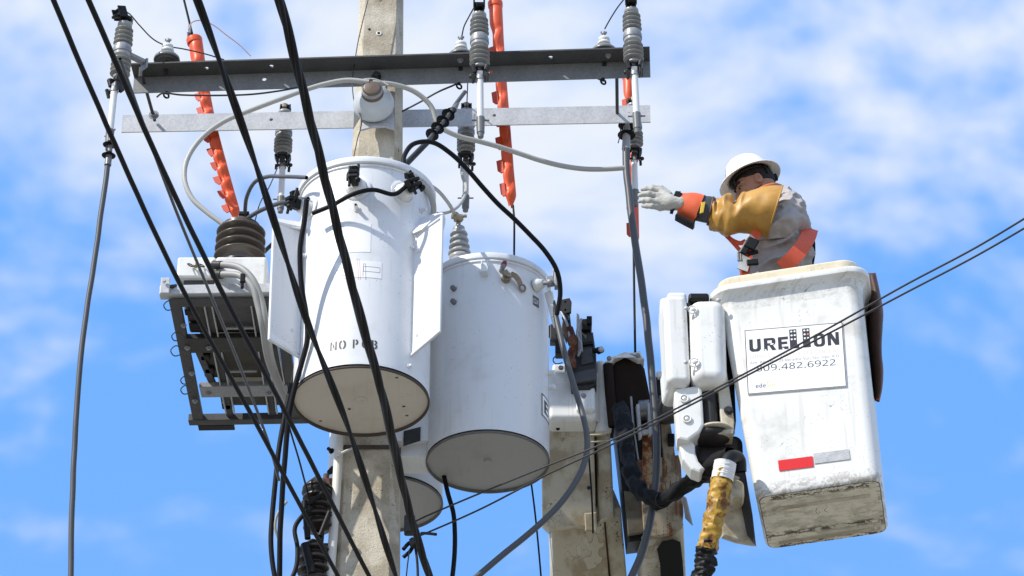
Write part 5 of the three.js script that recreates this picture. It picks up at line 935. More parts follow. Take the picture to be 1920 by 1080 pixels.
// ---------------------------------------------------------------- bucket
const BK = A(1534, 908, 12.550), ROLL = 0.078, YAW = -0.16;
{
  const rot = new THREE.Matrix4().makeRotationZ(ROLL).multiply(new THREE.Matrix4().makeRotationY(YAW));
  const BS = 0.945;
  const base = BK.clone().add(V(0, 0, -0.27).applyMatrix4(new THREE.Matrix4().makeRotationY(YAW)));
  const t = model('lift_bucket', 'dirty white lift bucket with contractor sign and red reflective strip carrying the worker', 'lift bucket', base);
  t.quaternion.setFromRotationMatrix(rot); t.scale.setScalar(BS);
  const H = 1.13;
  const wall = [[-0.012, 0.578, 0.545, 0.05], [-0.008, 0.588, 0.556, 0.052], [0.004, 0.60, 0.568, 0.056], [0.03, 0.606, 0.572, 0.058], [0.06, 0.608, 0.572, 0.06]];
  for (let i = 1; i <= 10; i++) { const f = i / 10; wall.push([0.06 + f * (H - 0.20), 0.608 + f * 0.088, 0.572 + f * 0.072, 0.06 + f * 0.01]); }
  wall.push([H - 0.10, 0.704, 0.652, 0.075], [H - 0.07, 0.716, 0.664, 0.08], [H - 0.048, 0.738, 0.686, 0.088], [H - 0.036, 0.764, 0.712, 0.1], [H - 0.031, 0.786, 0.734, 0.108], [H - 0.027, 0.792, 0.74, 0.11], [H - 0.006, 0.794, 0.742, 0.112], [H + 0.002, 0.788, 0.736, 0.11], [H + 0.006, 0.772, 0.72, 0.1], [H + 0.006, 0.70, 0.64, 0.08], [H - 0.05, 0.66, 0.60, 0.07], [0.12, 0.55, 0.50, 0.05]);
  part(t, 'shell', loftRR(wall, 14), M.bucket, true);
  part(t, 'floor', [bx(V(0, 0.11, 0), 0.55, 0.02, 0.5, 0.004)], M.bucket);
  // underside with its ingrained dirt
  const grime = canvasTex(1024, 1024, (g, w, h) => {
    g.fillStyle = '#efebe0'; g.fillRect(0, 0, w, h);
    const im = g.getImageData(0, 0, w, h), D = im.data;
    for (let y = 0; y < h; y++) for (let x = 0; x < w; x++) {
      const u = x / w, v = y / h, o = oct(u * 0.9 + 0.3, v * 0.9), f = n128(u * 128, v * 128), e = Math.min(u, 1 - u, v, 1 - v);
      let k = 0.25 * smooth(o, 0.42, 0.66) + 0.12 * (f - 0.5);
      const band = (c, s) => Math.exp(-((v - c) ** 2) / (2 * s * s));
      const blot = smooth(n16(u * 16, v * 34) + 0.5 * (n64(u * 64, v * 64) - 0.5) + 0.35 * (f - 0.5), 0.42, 0.72);
      k += blot * (band(0.74, 0.03) * 1.0 + band(0.05, 0.035) * 1.0 + band(0.97, 0.04) * 0.9 + (e < 0.03 ? 0.3 : 0) + 0.10);
      
      k = clamp(k * 0.62, 0, 0.75);
      const i = (y * w + x) * 4, dk = [44, 36, 26];
      for (let q = 0; q < 3; q++) D[i + q] = D[i + q] * (1 - k) + dk[q] * k;
    }
    g.putImageData(im, 0, 0);
    g.strokeStyle = 'rgba(40,32,24,.75)'; g.lineWidth = 5;
    const r = rng; for (let i = 0; i < 26; i++) { const x = r() * w, y = r() * h; g.lineWidth = 1 + r() * 4; g.beginPath(); g.moveTo(x, y); g.lineTo(x + (r() - 0.5) * 60, y + (r() - 0.5) * 40); g.stroke(); }
    g.lineWidth = 5; g.beginPath(); g.moveTo(470, 360); g.quadraticCurveTo(440, 430, 470, 470); g.quadraticCurveTo(500, 450, 480, 430); g.moveTo(560, 370); g.quadraticCurveTo(500, 430, 560, 465); g.stroke();
  });
  const bs = new THREE.Shape(); { const a = 0.286, b = 0.270, r = 0.05; bs.moveTo(-a + r, -b); bs.lineTo(a - r, -b); bs.absarc(a - r, -b + r, r, -Math.PI / 2, 0); bs.lineTo(a, b - r); bs.absarc(a - r, b - r, r, 0, Math.PI / 2); bs.lineTo(-a + r, b); bs.absarc(-a + r, b - r, r, Math.PI / 2, Math.PI); bs.lineTo(-a, -b + r); bs.absarc(-a + r, -b + r, r, Math.PI, Math.PI * 1.5); }
  const bp = new THREE.ShapeGeometry(bs, 12); { const q = bp.attributes.position, w = bp.attributes.uv; for (let i = 0; i < q.count; i++) w.setXY(i, q.getX(i) / 0.572 + 0.5, q.getY(i) / 0.54 + 0.5); }
  bp.rotateX(Math.PI / 2).translate(0, -0.0135, 0);
  part(t, 'bucket_bottom', [bp], std([0.92, 0.90, 0.83], 0.75, { map: grime }), true);
  for (const z of [0.135, -0.215]) part(t, 'bottom_ledge', [bx(V(0, -0.015, z), 0.47, 0.008, 0.03, 0.003)], M.coverDirty);
  // liner standing above the rim
  part(t, 'liner', loftRR([[H + 0.0, 0.69, 0.63, 0.09], [H + 0.05, 0.70, 0.64, 0.09], [H + 0.065, 0.705, 0.645, 0.09], [H + 0.072, 0.70, 0.64, 0.09], [H + 0.07, 0.675, 0.615, 0.08], [0.3, 0.56, 0.5, 0.06]], 14), M.liner);
  // sign
  const sign = canvasTex(1024, 760, (g, w, h) => {
    g.fillStyle = '#f6f6f4'; g.fillRect(0, 0, w, h); g.strokeStyle = '#2b2b2f'; g.lineWidth = 8; g.strokeRect(6, 6, w - 12, h - 12);
    g.textBaseline = 'alphabetic';
    const tx = (s, x, y, size, wd, col, bold = '') => { g.fillStyle = col; g.font = `${bold} ${size}px sans-serif`; const m = g.measureText(s).width; g.save(); g.translate(x, y); g.scale(wd / m, 1); g.fillText(s, 0, 0); g.restore(); };
    tx('CONSTRUCTORA', 40, 84, 56, 380, '#e4ddd6', 'bold');
    const K = '#2f2f36'; g.fillStyle = K;
    // heavy lettering, two letters drawn as small towers with windows
    const L = (x, f) => { g.save(); g.translate(x, 0); f(); g.restore(); };
    const up = 116, dn = 262, R = (x, y, a, b) => g.fillRect(x, y, a, b);
    L(44, () => { R(0, up, 38, 120); R(82, up, 38, 120); g.beginPath(); g.roundRect(0, 190, 120, 76, [0, 0, 40, 40]); g.fill(); g.fillStyle = '#f6f6f4'; g.beginPath(); g.roundRect(38, 150, 44, 84, [0, 0, 20, 20]); g.fill(); g.fillStyle = K; });
    L(196, () => { R(0, up, 38, 150); g.beginPath(); g.roundRect(0, up, 122, 92, [0, 36, 36, 0]); g.fill(); g.fillStyle = '#f6f6f4'; R(38, up + 30, 44, 32); g.fillStyle = K; g.beginPath(); g.moveTo(50, 200); g.lineTo(92, 200); g.lineTo(128, 266); g.lineTo(84, 266); g.fill(); });
    L(344, () => { R(0, up, 38, 150); R(0, up, 106, 34); R(0, up + 58, 96, 32); R(0, up + 116, 106, 34); });
    for (const x of [466, 602]) L(x, () => { R(0, 38, 76, 206); R(0, 220, x === 466 ? 96 : 80, 46); g.fillStyle = '#f6f6f4'; for (let i = 0; i < 3; i++) for (let j = 0; j < 2; j++) { g.fillStyle = i === 1 && j === 1 && x > 500 ? '#d88d5a' : '#f6f6f4'; g.beginPath(); g.arc(22 + j * 34, 62 + i * 46, 11, 0, 7); g.fill(); } g.fillStyle = K; });
    L(714, () => { g.beginPath(); g.roundRect(0, up - 4, 118, 158, 44); g.fill(); g.fillStyle = '#f6f6f4'; g.beginPath(); g.roundRect(38, up + 26, 42, 98, 20); g.fill(); g.fillStyle = K; });
    L(858, () => { R(0, up - 4, 36, 154); R(84, up - 4, 36, 154); g.beginPath(); g.moveTo(0, up - 4); g.lineTo(42, up - 4); g.lineTo(120, up + 150); g.lineTo(78, up + 150); g.fill(); });
    tx('OBRAS CIVILES Y ELECTRICAS', 40, 350, 62, 940, '#ddd5cb', 'bold');
    tx('Ave. Rep. No. 28 Mirador Sur, Sto. Dgo. R.D.', 40, 408, 40, 940, '#6d6e74');
    tx('809.482.6922', 94, 502, 100, 840, '#3a3b43', '');
    tx('CONTRATISTA DE', 52, 606, 34, 280, '#dcd3c8');
    tx('ede', 84, 694, 66, 112, '#6b6a7c', 'bold'); tx('sur', 200, 694, 66, 96, '#e9d79b', 'bold');
    g.strokeStyle = '#e3c669'; g.lineWidth = 7; g.beginPath(); g.arc(232, 648, 26, Math.PI * 0.9, Math.PI * 1.9); g.stroke();
    g.fillStyle = '#f3f3f1'; for (let i = 0; i < 9; i++) { g.beginPath(); g.ellipse(180 + i * 22 * (i % 2 ? 1.4 : 0.8), 190 + (i % 3) * 66, 13, 9, i, 0, 7); g.fill(); } // scuffs through the print
  });
  const lean = 0.037, zf = y => 0.286 + (y - 0.06) / (H - 0.20) * 0.036;
  const flat = (name, tex, x, y, w, h, m, rz = -0.02) => part(t, name, [new THREE.BoxGeometry(w, h, 0.002).rotateZ(rz).rotateX(lean).translate(x, y, zf(y) + 0.003)], m ?? std([0.9, 0.9, 0.88], 0.45), false);
  flat('sign_backing', null, -0.02, 0.69, 0.478, 0.354, undefined, -0.075);
  part(t, 'sign_face', [new THREE.PlaneGeometry(0.478, 0.354).rotateZ(-0.075).rotateX(lean).translate(-0.02, 0.69, zf(0.69) + 0.0055)], new THREE.MeshStandardMaterial({ map: sign, roughness: 0.45 }), true);
  flat('red_reflector', null, -0.09, 0.128, 0.165, 0.056, std([0.74, 0.02, 0.022], 0.4));
  flat('white_reflector', null, 0.083, 0.138, 0.17, 0.054, std([0.70, 0.71, 0.71], 0.35, { map: grainTex }));
}
{ // covering hung on the bucket's far side
  const t = thing('leather_apron', 'dark brown leather tool apron hanging on the right side of the bucket', 'tool apron', A(1640, 620, 12.750));
  const st = [[1622, 1640, 512, 0.1], [1624, 1646, 545, 0.16], [1628, 1652, 590, 0.19], [1630, 1650, 650, 0.19], [1634, 1652, 700, 0.17], [1638, 1650, 735, 0.12], [1641, 1646, 752, 0.05]];
  part(t, 'apron', rings(st.map(([x0, x1, y, r]) => [A(x0, y, 12.750), A(x1, y, 12.750), r]), { wrinkle: p => 0.006 * N3.noise(p.x * 12, p.y * 9, p.z * 12) }), M.leather);
  part(t, 'piping', [tube([[1639, 513], [1647, 550], [1653, 588], [1650, 625], [1650, 662], [1653, 695], [1651, 728], [1646, 752]].map(([x, y]) => A(x, y, 12.70)), 0.0085, 60, 8)], std([0.34, 0.10, 0.035], 0.6));
}

// ---------------------------------------------------------------- worker
{
  const D = 12.81, t = thing('person', 'worker in white helmet and rubber sleeves leaning from the bucket, gloved left hand stretched out', 'person', BK.clone().add(V(-0.1, 0.13, -0.3)));
  const foot = BK.y + 0.13; // soles on the bucket floor
  // head axes: f forward, u up, s the wearer's left
  const HC = A(1417, 351, D), f = V(-0.9, -0.36, 0.0).normalize(), u = V(-0.33, 1, -0.08); u.addScaledVector(f, -u.dot(f)).normalize();
  const s = u.clone().cross(f).normalize();
  const PS = 0.95, HM = new THREE.Matrix4().makeBasis(s, u, f).scale(V(PS, PS, PS)).setPosition(HC), HI = HM.clone().invert();
  const H = (x, y, z) => V(x, y, z).applyMatrix4(HM);
  const neck = A(1446, 372, D), chest = A(1456, 430, D), hip = A(1462, 520, D), sh = A(1452, 398, D - 0.14), el = A(1390, 406, D - 0.18), wr = A(1304, 391, D - 0.2);
  const shR = A(1456, 400, D + 0.14), elR = A(1440, 480, D + 0.13), wrR = A(1430, 530, D + 0.1);
  const kneeL = V(hip.x, foot + 0.48, hip.z + 0.1), kneeR = V(hip.x, foot + 0.48, hip.z - 0.1), ankL = V(hip.x + 0.02, foot + 0.09, hip.z + 0.1), ankR = V(hip.x + 0.02, foot + 0.09, hip.z - 0.1);
  const local = V(0, 0, 0);
  const headSdf = p => {
    local.copy(p).applyMatrix4(HI); const q = local; const x = Math.abs(q.x);
    const qa = V(x, q.y, q.z);
    let d = ellip(q, V(0, 0.035, -0.012), 0.077, 0.098, 0.098);                       // skull
    d = smin(d, ellip(q, V(0, -0.03, 0.03), 0.058, 0.072, 0.06), 0.03);               // face
    d = smin(d, ellip(q, V(0, -0.088, 0.052), 0.034, 0.026, 0.034), 0.022);           // chin
    d = smin(d, capsule(qa, V(0.058, -0.05, -0.01), V(0.03, -0.088, 0.045), 0.017, 0.014), 0.02); // jaw
    d = smin(d, ellip(qa, V(0.04, -0.022, 0.062), 0.022, 0.017, 0.02), 0.014);         // cheek
    d = smin(d, capsule(qa, V(0.012, 0.024, 0.088), V(0.048, 0.022, 0.068), 0.011, 0.009), 0.012); // brow
    d = smax(d, -ellip(qa, V(0.031, 0.006, 0.094), 0.018, 0.012, 0.014), 0.012);       // socket
    d = smin(d, ellip(qa, V(0.031, 0.004, 0.077), 0.0125, 0.0105, 0.0125), 0.004);      // lidded eye
    d = smin(d, capsule(q, V(0, 0.012, 0.09), V(0, -0.024, 0.112), 0.0075, 0.0125), 0.01); // nose
    d = smin(d, ellip(qa, V(0.013, -0.029, 0.099), 0.009, 0.0075, 0.011), 0.006);
    d = smin(d, capsule(qa, V(0, -0.05, 0.091), V(0.02, -0.053, 0.08), 0.0065, 0.005), 0.005);
    d = smin(d, capsule(qa, V(0, -0.062, 0.09), V(0.018, -0.06, 0.08), 0.007, 0.005), 0.005);
    d = smax(d, -capsule(qa, V(0, -0.0565, 0.102), V(0.022, -0.057, 0.088), 0.0022, 0.0018), 0.003);
    let e = ellip(qa, V(0.079, -0.004, -0.010), 0.011, 0.033, 0.021);                         // ear
    e = smax(e, -ellip(qa, V(0.09, 0.002, -0.006), 0.009, 0.02, 0.011), 0.005);
    d = smin(d, e, 0.006);
    return d * PS;
  };
  const bodySdf = p => {
    let d = capsule(p, neck, chest, 0.06, 0.10);
    d = smin(d, capsule(p, chest, hip, 0.10, 0.10), 0.03);
    d = smin(d, capsule(p, shR, sh, 0.045, 0.045), 0.03);
    d = smin(d, capsule(p, sh, el, 0.046, 0.04), 0.02); d = smin(d, capsule(p, el, wr, 0.042, 0.03), 0.02);
    d = smin(d, capsule(p, shR, elR, 0.046, 0.04), 0.02); d = smin(d, capsule(p, elR, wrR, 0.042, 0.03), 0.02);
    for (const [k, a, o] of [[kneeL, ankL, 0.09], [kneeR, ankR, -0.09]]) { d = smin(d, capsule(p, V(hip.x, hip.y - 0.16, hip.z + o), k, 0.07, 0.055), 0.03); d = smin(d, capsule(p, k, a, 0.06, 0.045), 0.03); d = smin(d, capsule(p, a, V(a.x - 0.13, foot + 0.04, a.z), 0.045, 0.035), 0.02); }
    return smin(d, Math.min(headSdf(p), 9), 0.03);
  };
  const neckLow = H(0, -0.1, -0.03);
  const headNeck = p => smin(headSdf(p), capsule(p, H(0, -0.03, -0.03), neck, 0.052, 0.058), 0.025);
  part(t, 'body', [solid(HC.clone().add(V(0.01, -0.03, 0)), 0.18, 110, headNeck), solid(V(hip.x - 0.1, (foot + neck.y) / 2, hip.z), 0.98, 84, p => smin(bodySdf(p), capsule(p, neckLow, neck, 0.05, 0.05), 0.03))], M.skin);
  // hair, brows, stubble
  part(t, 'hair', [solid(HC.clone(), 0.16, 80, p => { const d = headSdf(p); local.copy(p).applyMatrix4(HI); return Math.max(d - 0.0045, ellip(local, V(0, -0.035, 0.075), 0.12, 0.093, 0.085) * -1, -(local.y - 0.018 - 0.25 * Math.max(0, local.z + 0.02) + 0.03 * (local.z < -0.03)), 0.012 - Math.hypot(Math.abs(local.x) - 0.085, (local.y) * 0.6, local.z + 0.006)); }),
    ], M.hair);
  const brow = k => tube([H(0.012 * k, 0.026, 0.101), H(0.03 * k, 0.034, 0.096), H(0.05 * k, 0.026, 0.08)], 0.0058, 12, 8);
  part(t, 'eyebrow', [brow(1)], M.hair); part(t, 'eyebrow', [brow(-1)], M.hair);
  for (const k of [1, -1]) { const e = part(t, 'eye', [ball(H(0.031 * k, 0.002, 0.0772), 0.0118, 1, 0.62, 1)], std([0.28, 0.25, 0.22], 0.3)); part(e, 'eyelid', [tube([H(0.016 * k, 0.004, 0.088), H(0.03 * k, 0.0095, 0.0895), H(0.045 * k, 0.004, 0.079)], 0.0028, 12, 6)], M.hair); part(e, 'iris', [ball(H(0.031 * k, 0.002, 0.0842), 0.0058)], M.hair); }
  part(t, 'moustache', [tube([H(-0.026, -0.047, 0.083), H(-0.012, -0.041, 0.0965), H(0, -0.040, 0.1), H(0.012, -0.041, 0.0965), H(0.026, -0.047, 0.083)], 0.0048, 20, 8)], M.hair);
  part(t, 'beard', [solid(HC.clone(), 0.16, 70, p => { const d = headSdf(p); local.copy(p).applyMatrix4(HI); return Math.max(d - 0.0022, local.y + 0.052 - 0.2 * Math.max(0, Math.abs(local.x) - 0.04), -0.012 - local.z, 0.016 - Math.hypot(local.x * 0.7, local.y + 0.056, local.z - 0.095)); })], std([0.10, 0.052, 0.034], 0.8));
  // helmet: full brim, crown ridge, headband
  {
    const hm = HM.clone().multiply(new THREE.Matrix4().makeTranslation(0, 0.072, 0.004)).multiply(new THREE.Matrix4().makeRotationX(-0.02));
    const prof = [[0.001, 0.128], [0.03, 0.125], [0.06, 0.112], [0.085, 0.088], [0.1, 0.055], [0.106, 0.022], [0.109, 0.008], [0.118, 0.002], [0.134, -0.006], [0.148, -0.016], [0.1515, -0.021], [0.15, -0.0245], [0.146, -0.021], [0.132, -0.0105], [0.116, -0.003], [0.105, 0.0], [0.1025, 0.02], [0.096, 0.053], [0.081, 0.084], [0.058, 0.106], [0.03, 0.118], [0.001, 0.121]];
    const g = new THREE.LatheGeometry(prof.map(p => new THREE.Vector2(...p)), 72), a = g.attributes.position;
    for (let i = 0; i < a.count; i++) { const x = a.getX(i), y = a.getY(i), z = a.getZ(i); let yy = y; if (y > 0.0) yy += 0.007 * Math.exp(-((x / 0.014) ** 2)) * smooth(y, 0.03, 0.09) + 0.004 * Math.exp(-(((Math.abs(x) - 0.035) / 0.012) ** 2)) * smooth(y, 0.05, 0.1); a.setXYZ(i, x * 0.97, yy, z * 1.09 + (z > 0 && y < 0.01 ? Math.max(0, Math.hypot(x, z) - 0.1) * 0.15 * z / 0.15 : 0)); }
    g.computeVertexNormals(); g.applyMatrix4(hm);
    const h = part(t, 'helmet', g, M.helmet);
    const band = new THREE.TorusGeometry(0.09, 0.009, 10, 48).rotateX(Math.PI / 2).scale(0.93, 1.2, 1.08).translate(0, -0.004, 0).applyMatrix4(hm);
    part(h, 'headband', [band, rb(0.05, 0.035, 0.02, 0.008).translate(0, -0.045, -0.105).applyMatrix4(hm), new THREE.CylinderGeometry(0.02, 0.02, 0.025, 16).rotateX(Math.PI / 2).translate(0, -0.05, -0.118).applyMatrix4(hm), rb(0.012, 0.06, 0.012, 0.004).translate(0.07, -0.03, -0.075).applyMatrix4(hm), rb(0.012, 0.06, 0.012, 0.004).translate(-0.07, -0.03, -0.075).applyMatrix4(hm)], M.blackMetal);
  }
  // shirt and trousers
  const fold = (p, k = 1) => 1.35 * k * (0.018 * N3.noise(p.x * 7 + p.y * 6, p.y * 12 - p.x * 5, p.z * 6) + 0.024 * (0.6 - 2 * Math.abs(N3.noise(p.x * 9 - p.y * 10 + 4, (p.y * 5 + p.x * 6), p.z * 6 + 2))) + 0.010 * (0.6 - 2 * Math.abs(N3.noise(p.x * 22 + p.y * 14, p.y * 18 - p.x * 12, p.z * 14 + 7))));
  const ring2 = (l, r, rd, dz = 0) => [A(l[0], l[1], D + dz), A(r[0], r[1], D + dz), rd];
  part(t, 'shirt', [rings([ring2([1428, 366], [1466, 352], 0.075), ring2([1424, 380], [1484, 362], 0.15), ring2([1418, 396], [1500, 380], 0.19), ring2([1412, 424], [1511, 408], 0.195), ring2([1402, 450], [1515, 436], 0.18), ring2([1396, 475], [1516, 462], 0.165), ring2([1394, 500], [1517, 488], 0.16), ring2([1396, 560], [1516, 548], 0.16)], { seg: 80, sub: 14, wrinkle: p => fold(p) }),
    rings([ring2([1462, 374], [1490, 374], 0.09, -0.12), ring2([1440, 396], [1500, 398], 0.095, -0.135), ring2([1430, 425], [1492, 425], 0.085, -0.14), ring2([1430, 450], [1478, 445], 0.05, -0.12)], { seg: 60, sub: 12, wrinkle: p => fold(p, 0.9) })], M.shirt);
  part(t, 'collar', [tube([A(1416, 368, D - 0.1), A(1424, 358, D - 0.11), A(1434, 352, D - 0.1), A(1450, 348, D - 0.07), A(1462, 350, D)], 0.014, 24, 10)], std([0.60, 0.16, 0.03], 0.8));
  part(t, 'trousers', [solid(V(hip.x, (foot + hip.y) / 2, hip.z), 0.6, 70, p => { let d = capsule(p, V(hip.x, hip.y - 0.18, hip.z + 0.05), V(hip.x, hip.y - 0.18, hip.z - 0.05), 0.12, 0.12); for (const [k, a, o] of [[kneeL, ankL, 0.09], [kneeR, ankR, -0.09]]) { d = smin(d, capsule(p, V(hip.x, hip.y - 0.22, hip.z + o), k, 0.10, 0.075), 0.05); d = smin(d, capsule(p, k, a, 0.075, 0.065), 0.03); } return d; })], M.trousers);
  // rubber sleeve, open towards the shoulder
  const SD = D - 0.19, wave = (p, w, th) => 0.006 * N3.noise(p.x * 14, p.y * 14, p.z * 12) + 0.016 * Math.exp(-(((w - 0.42) / 0.10) ** 2)) * Math.cos(th * 2 + 1.0) - 0.042 * Math.exp(-(((w - 0.40) / 0.032) ** 2)) * Math.max(0, Math.cos(th - 0.45)) ** 3 + 0.014 * Math.exp(-(((w - 0.48) / 0.04) ** 2)) * Math.max(0, Math.cos(th - 0.5)) ** 2 - 0.016 * Math.exp(-(((w - 0.16) / 0.06) ** 2)) * Math.max(0, Math.cos(th - 1.5)) ** 2 + 0.016 * N3.noise(w * 9 + 3, Math.cos(th) * 1.5, Math.sin(th) * 1.5) * (1 - smooth(w, 0.35, 0.7)) + 0.008 * Math.exp(-(((w - 0.22) / 0.05) ** 2)) * Math.cos(th - 1);
  const top = [[1337, 374], [1346, 374], [1362, 371], [1384, 370], [1402, 366], [1424, 360], [1444, 356], [1465, 357]];
  const bot = [[1327, 417], [1335, 426], [1350, 434], [1370, 438], [1392, 430], [1412, 432], [1428, 438], [1439, 441]];
  const rad = [0.055, 0.075, 0.09, 0.098, 0.105, 0.12, 0.13, 0.135];
  const sl = part(t, 'rubber_sleeve', rings(top.map((q, i) => [A(...q, SD), A(...bot[i], SD), rad[i]]), { seg: 72, sub: 12, cap: false, wrinkle: wave }), Object.assign(M.sleeve, { side: THREE.DoubleSide }));
  const ringTube = (a, b, r, w, m, name, par) => { const p = A(...a, SD), q = A(...b, SD), c = p.clone().add(q).multiplyScalar(0.5), e = p.clone().sub(q).multiplyScalar(0.5), n = V(0, EYE, 0).sub(c).normalize(); n.addScaledVector(e.clone().normalize(), -n.dot(e.clone().normalize())).normalize().multiplyScalar(r); const P = []; for (let i = 0; i <= 40; i++) { const th = i / 40 * Math.PI * 2; P.push(c.clone().addScaledVector(e, Math.cos(th)).addScaledVector(n, Math.sin(th))); } return part(par, name, [new THREE.TubeGeometry(new THREE.CatmullRomCurve3(P), 60, w, 8)], m); };
  ringTube([1337, 373], [1327, 418], 0.057, 0.0055, std([0.10, 0.045, 0.02], 0.5), 'sleeve_hem', sl);
  ringTube([1465, 357], [1439, 441], 0.136, 0.004, M.sleeve, 'sleeve_hem', sl);
  // black gauntlet, orange cuff, wrist strap
  const GD = SD - 0.005;
  const R = (a, b, r) => [A(...a, GD), A(...b, GD), r];
  const gl = part(t, 'rubber_glove_cuff', rings([R([1345, 375], [1334, 416], 0.05), R([1330, 371], [1320, 415], 0.053), R([1301, 368], [1294, 408], 0.05)], { seg: 48, sub: 5, wrinkle: p => 0.003 * N3.noise(p.x * 20, p.y * 20, p.z * 20) }), std([0.05, 0.052, 0.056], 0.55));
  part(gl, 'yellow_tag', [slab([[1315, 379, GD - 0.064], [1323, 378, GD - 0.062], [1319, 398, GD - 0.062], [1312, 400, GD - 0.064]], 0.006, 0.002)], std([0.75, 0.50, 0.04], 0.5));
  const oc = part(t, 'orange_cuff', rings([R([1320, 369], [1302, 416], 0.06), R([1308, 366], [1295, 412], 0.061), R([1292, 364.5], [1282, 406], 0.056), R([1277, 364], [1269, 400], 0.05)], { seg: 48, sub: 6, cap: false, wrinkle: p => 0.004 * N3.noise(p.x * 16, p.y * 16, p.z * 16) }), Object.assign(std([0.78, 0.13, 0.045], 0.55), { side: THREE.DoubleSide }));
  part(oc, 'cuff_edge', [rings([R([1322, 368.8], [1303, 417], 0.0605), R([1319.5, 368.4], [1300.5, 416], 0.061)], { seg: 48, cap: false })], M.blackMetal);
  part(oc, 'cuff_underside', [slab([[1268, 399, GD - 0.03], [1282, 406, GD - 0.03], [1303, 417, GD - 0.03], [1300, 421, GD - 0.03], [1284, 413, GD - 0.03], [1266, 403, GD - 0.03]], 0.05, 0.004)], M.blackMetal);
  part(t, 'wrist_strap', [rings([R([1276, 361], [1262, 400], 0.047), R([1266, 360], [1256, 398], 0.046)], { seg: 40, cap: false }), bx(A(1271, 365, GD - 0.045), 0.035, 0.03, 0.012, 0.004, 0, 0, -0.4)], M.blackMetal);
  // glove: back of the hand towards us, fingers spread a little, thumb folded over the top
  {
    const K = GD - 0.02, P = (x, y, dz = 0) => A(x, y, K + dz);
    const knA = [P(1238, 358, 0.02), P(1234, 368, 0), P(1234, 379, 0), P(1238, 389, 0.015)], w0 = P(1264, 381);
    const fing = [ // knuckle, middle joint, end joint, tip
      [knA[0], P(1222, 355, 0.015), P(1212, 354, 0.02), P(1205, 355, 0.03)],
      [knA[1], P(1217, 363.5, -0.01), P(1207, 364, 0), P(1200, 366, 0.012)],
      [knA[2], P(1218, 376, -0.01), P(1208, 376, 0), P(1200, 377, 0.012)],
      [knA[3], P(1222, 386.5, -0.005), P(1213, 386.5, 0.005), P(1206, 386, 0.015)]];
    const fr = [[0.0155, 0.014, 0.0128, 0.0105], [0.0165, 0.0148, 0.0132, 0.011], [0.0160, 0.0145, 0.013, 0.0108], [0.0148, 0.0135, 0.012, 0.010]];
    const th = [P(1254, 366, 0.05), P(1240, 354, 0.055), P(1224, 352, 0.05), P(1213, 355, 0.05)];
    const roots = knA.map(k => w0.clone().lerp(k, 0.25)), pa = P(1276, 382), pb = P(1258, 380);
    const hand = p => {
      let d = 9;
      for (let i = 0; i < 4; i++) d = smin(d, capsule(p, roots[i], knA[i], 0.024, 0.0175), 0.02);
      d = smin(d, capsule(p, pa, pb, 0.035, 0.031), 0.02);
      fing.forEach((F, i) => { let e = 9; for (let k = 0; k < 3; k++) e = smin(e, capsule(p, F[k], F[k + 1], fr[i][k], fr[i][k + 1]), 0.004); d = smin(d, e, 0.007); });
      let e = 9; for (let k = 0; k < 3; k++) e = smin(e, capsule(p, th[k], th[k + 1], [0.02, 0.0165, 0.0145, 0.012][k], [0.0165, 0.0145, 0.012][k]), 0.005);
      d = smin(d, e, 0.010);
      return d + 0.0012 * N3.noise(p.x * 70, p.y * 70, p.z * 70);
    };
    part(t, 'work_glove', [solid(P(1238, 373, 0.01), 0.135, 96, hand)], M.glove);
  }
  // harness
  const strap = (pts, w, name, m, dz = 0) => { // flat webbing through the points
    const c = curve(pts.map(([x, y, d]) => A(x, y, d))), n = 40, pos = [], idx = [];
    for (let i = 0; i <= n; i++) { const p = c.getPointAt(i / n), tg = c.getTangentAt(i / n), v = V(0, EYE, 0).sub(p).normalize(), sd = tg.clone().cross(v).normalize(), nn = sd.clone().cross(tg).normalize(); for (const [a, b] of [[-1, 0], [1, 0], [1, -1], [-1, -1]]) { const q = p.clone().addScaledVector(sd, a * w / 2).addScaledVector(nn, b * 0.005); pos.push(q.x, q.y, q.z); } }
    for (let i = 0; i < n; i++) for (let j = 0; j < 4; j++) { const a = i * 4 + j, b = i * 4 + (j + 1) % 4; idx.push(a, b, a + 4, b, b + 4, a + 4); }
    const g = new THREE.BufferGeometry(); g.setAttribute('position', new THREE.Float32BufferAttribute(pos, 3)); g.setIndex(idx); const h = g.toNonIndexed(); h.computeVertexNormals();
    return part(t, name, [h], m);
  };
  const web = Object.assign(M.orangeCloth, { side: THREE.DoubleSide });
  strap([[1424, 428, D - 0.2], [1412, 448, D - 0.2], [1404, 470, D - 0.2], [1398, 500, D - 0.19], [1396, 520, D - 0.18]], 0.045, 'chest_strap', web);
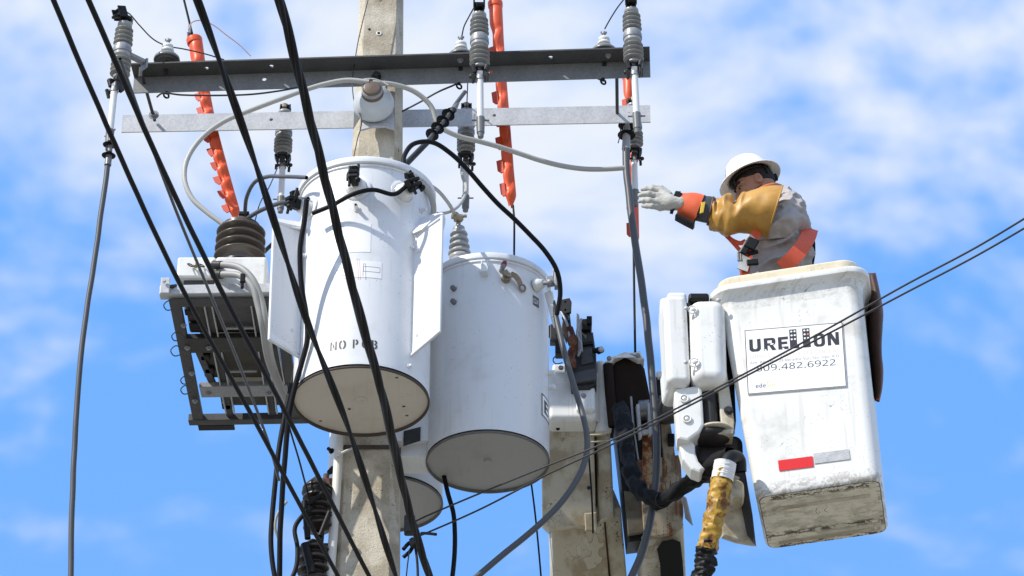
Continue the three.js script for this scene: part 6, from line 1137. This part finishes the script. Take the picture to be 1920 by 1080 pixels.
  strap([[1358, 437, D - 0.12], [1372, 450, D - 0.13], [1388, 456, D - 0.14], [1398, 452, D - 0.15]], 0.022, 'sleeve_strap', web);
  strap([[1358, 437, D - 0.12], [1372, 452, D - 0.12], [1388, 470, D - 0.13]], 0.02, 'sleeve_strap', web);
  strap([[1466, 503, D - 0.215], [1485, 486, D - 0.225], [1502, 466, D - 0.205], [1514, 446, D - 0.14], [1520, 428, D - 0.02]], 0.075, 'waist_strap', web);
  strap([[1515, 430, D + 0.02], [1520, 450, D], [1521, 475, D], [1518, 495, D]], 0.04, 'back_strap', M.blackMetal);
  part(t, 'strap_ring', [[1520, 440], [1522, 458], [1522, 476]].map(([x, y]) => ball(A(x, y, D + 0.06), 0.02, 0.9, 1.1, 1)), M.blackMetal);
  const reflect = std([0.62, 0.62, 0.58], 0.5);
  strap([[1412, 443, D - 0.215], [1403, 453, D - 0.215], [1391, 474, D - 0.21]], 0.028, 'reflective_strip', reflect);
  strap([[1402, 482, D - 0.2], [1396, 494, D - 0.2], [1392, 506, D - 0.2]], 0.05, 'reflective_strip', reflect);
  part(t, 'buckle', [bx(A(1409, 457, D - 0.235), 0.055, 0.06, 0.02, 0.006, 0, 0, -0.5), bx(A(1396, 470, D - 0.23), 0.03, 0.04, 0.018, 0.005, 0, 0, -0.5), bx(A(1411, 492, D - 0.22), 0.055, 0.03, 0.018, 0.005, 0, 0, 0.1), bx(A(1412, 474, D - 0.215), 0.05, 0.018, 0.018, 0.005, 0, 0, 0.3)], M.blackMetal);
  part(t, 'buckle_frame', [[[1384, 473], [1385, 489]]].flatMap(([a, b]) => [cyl(A(...a, D - 0.2), A(...b, D - 0.2), 0.006), cyl(A(a[0] + 5, a[1], D - 0.2), A(b[0] + 5, b[1], D - 0.2), 0.006), cyl(A(...a, D - 0.2), A(a[0] + 5, a[1], D - 0.2), 0.006), cyl(A(...b, D - 0.2), A(b[0] + 5, b[1], D - 0.2), 0.006)]), M.greyDark);
}

camera.updateMatrixWorld(true);
renderer.render(scene, camera);
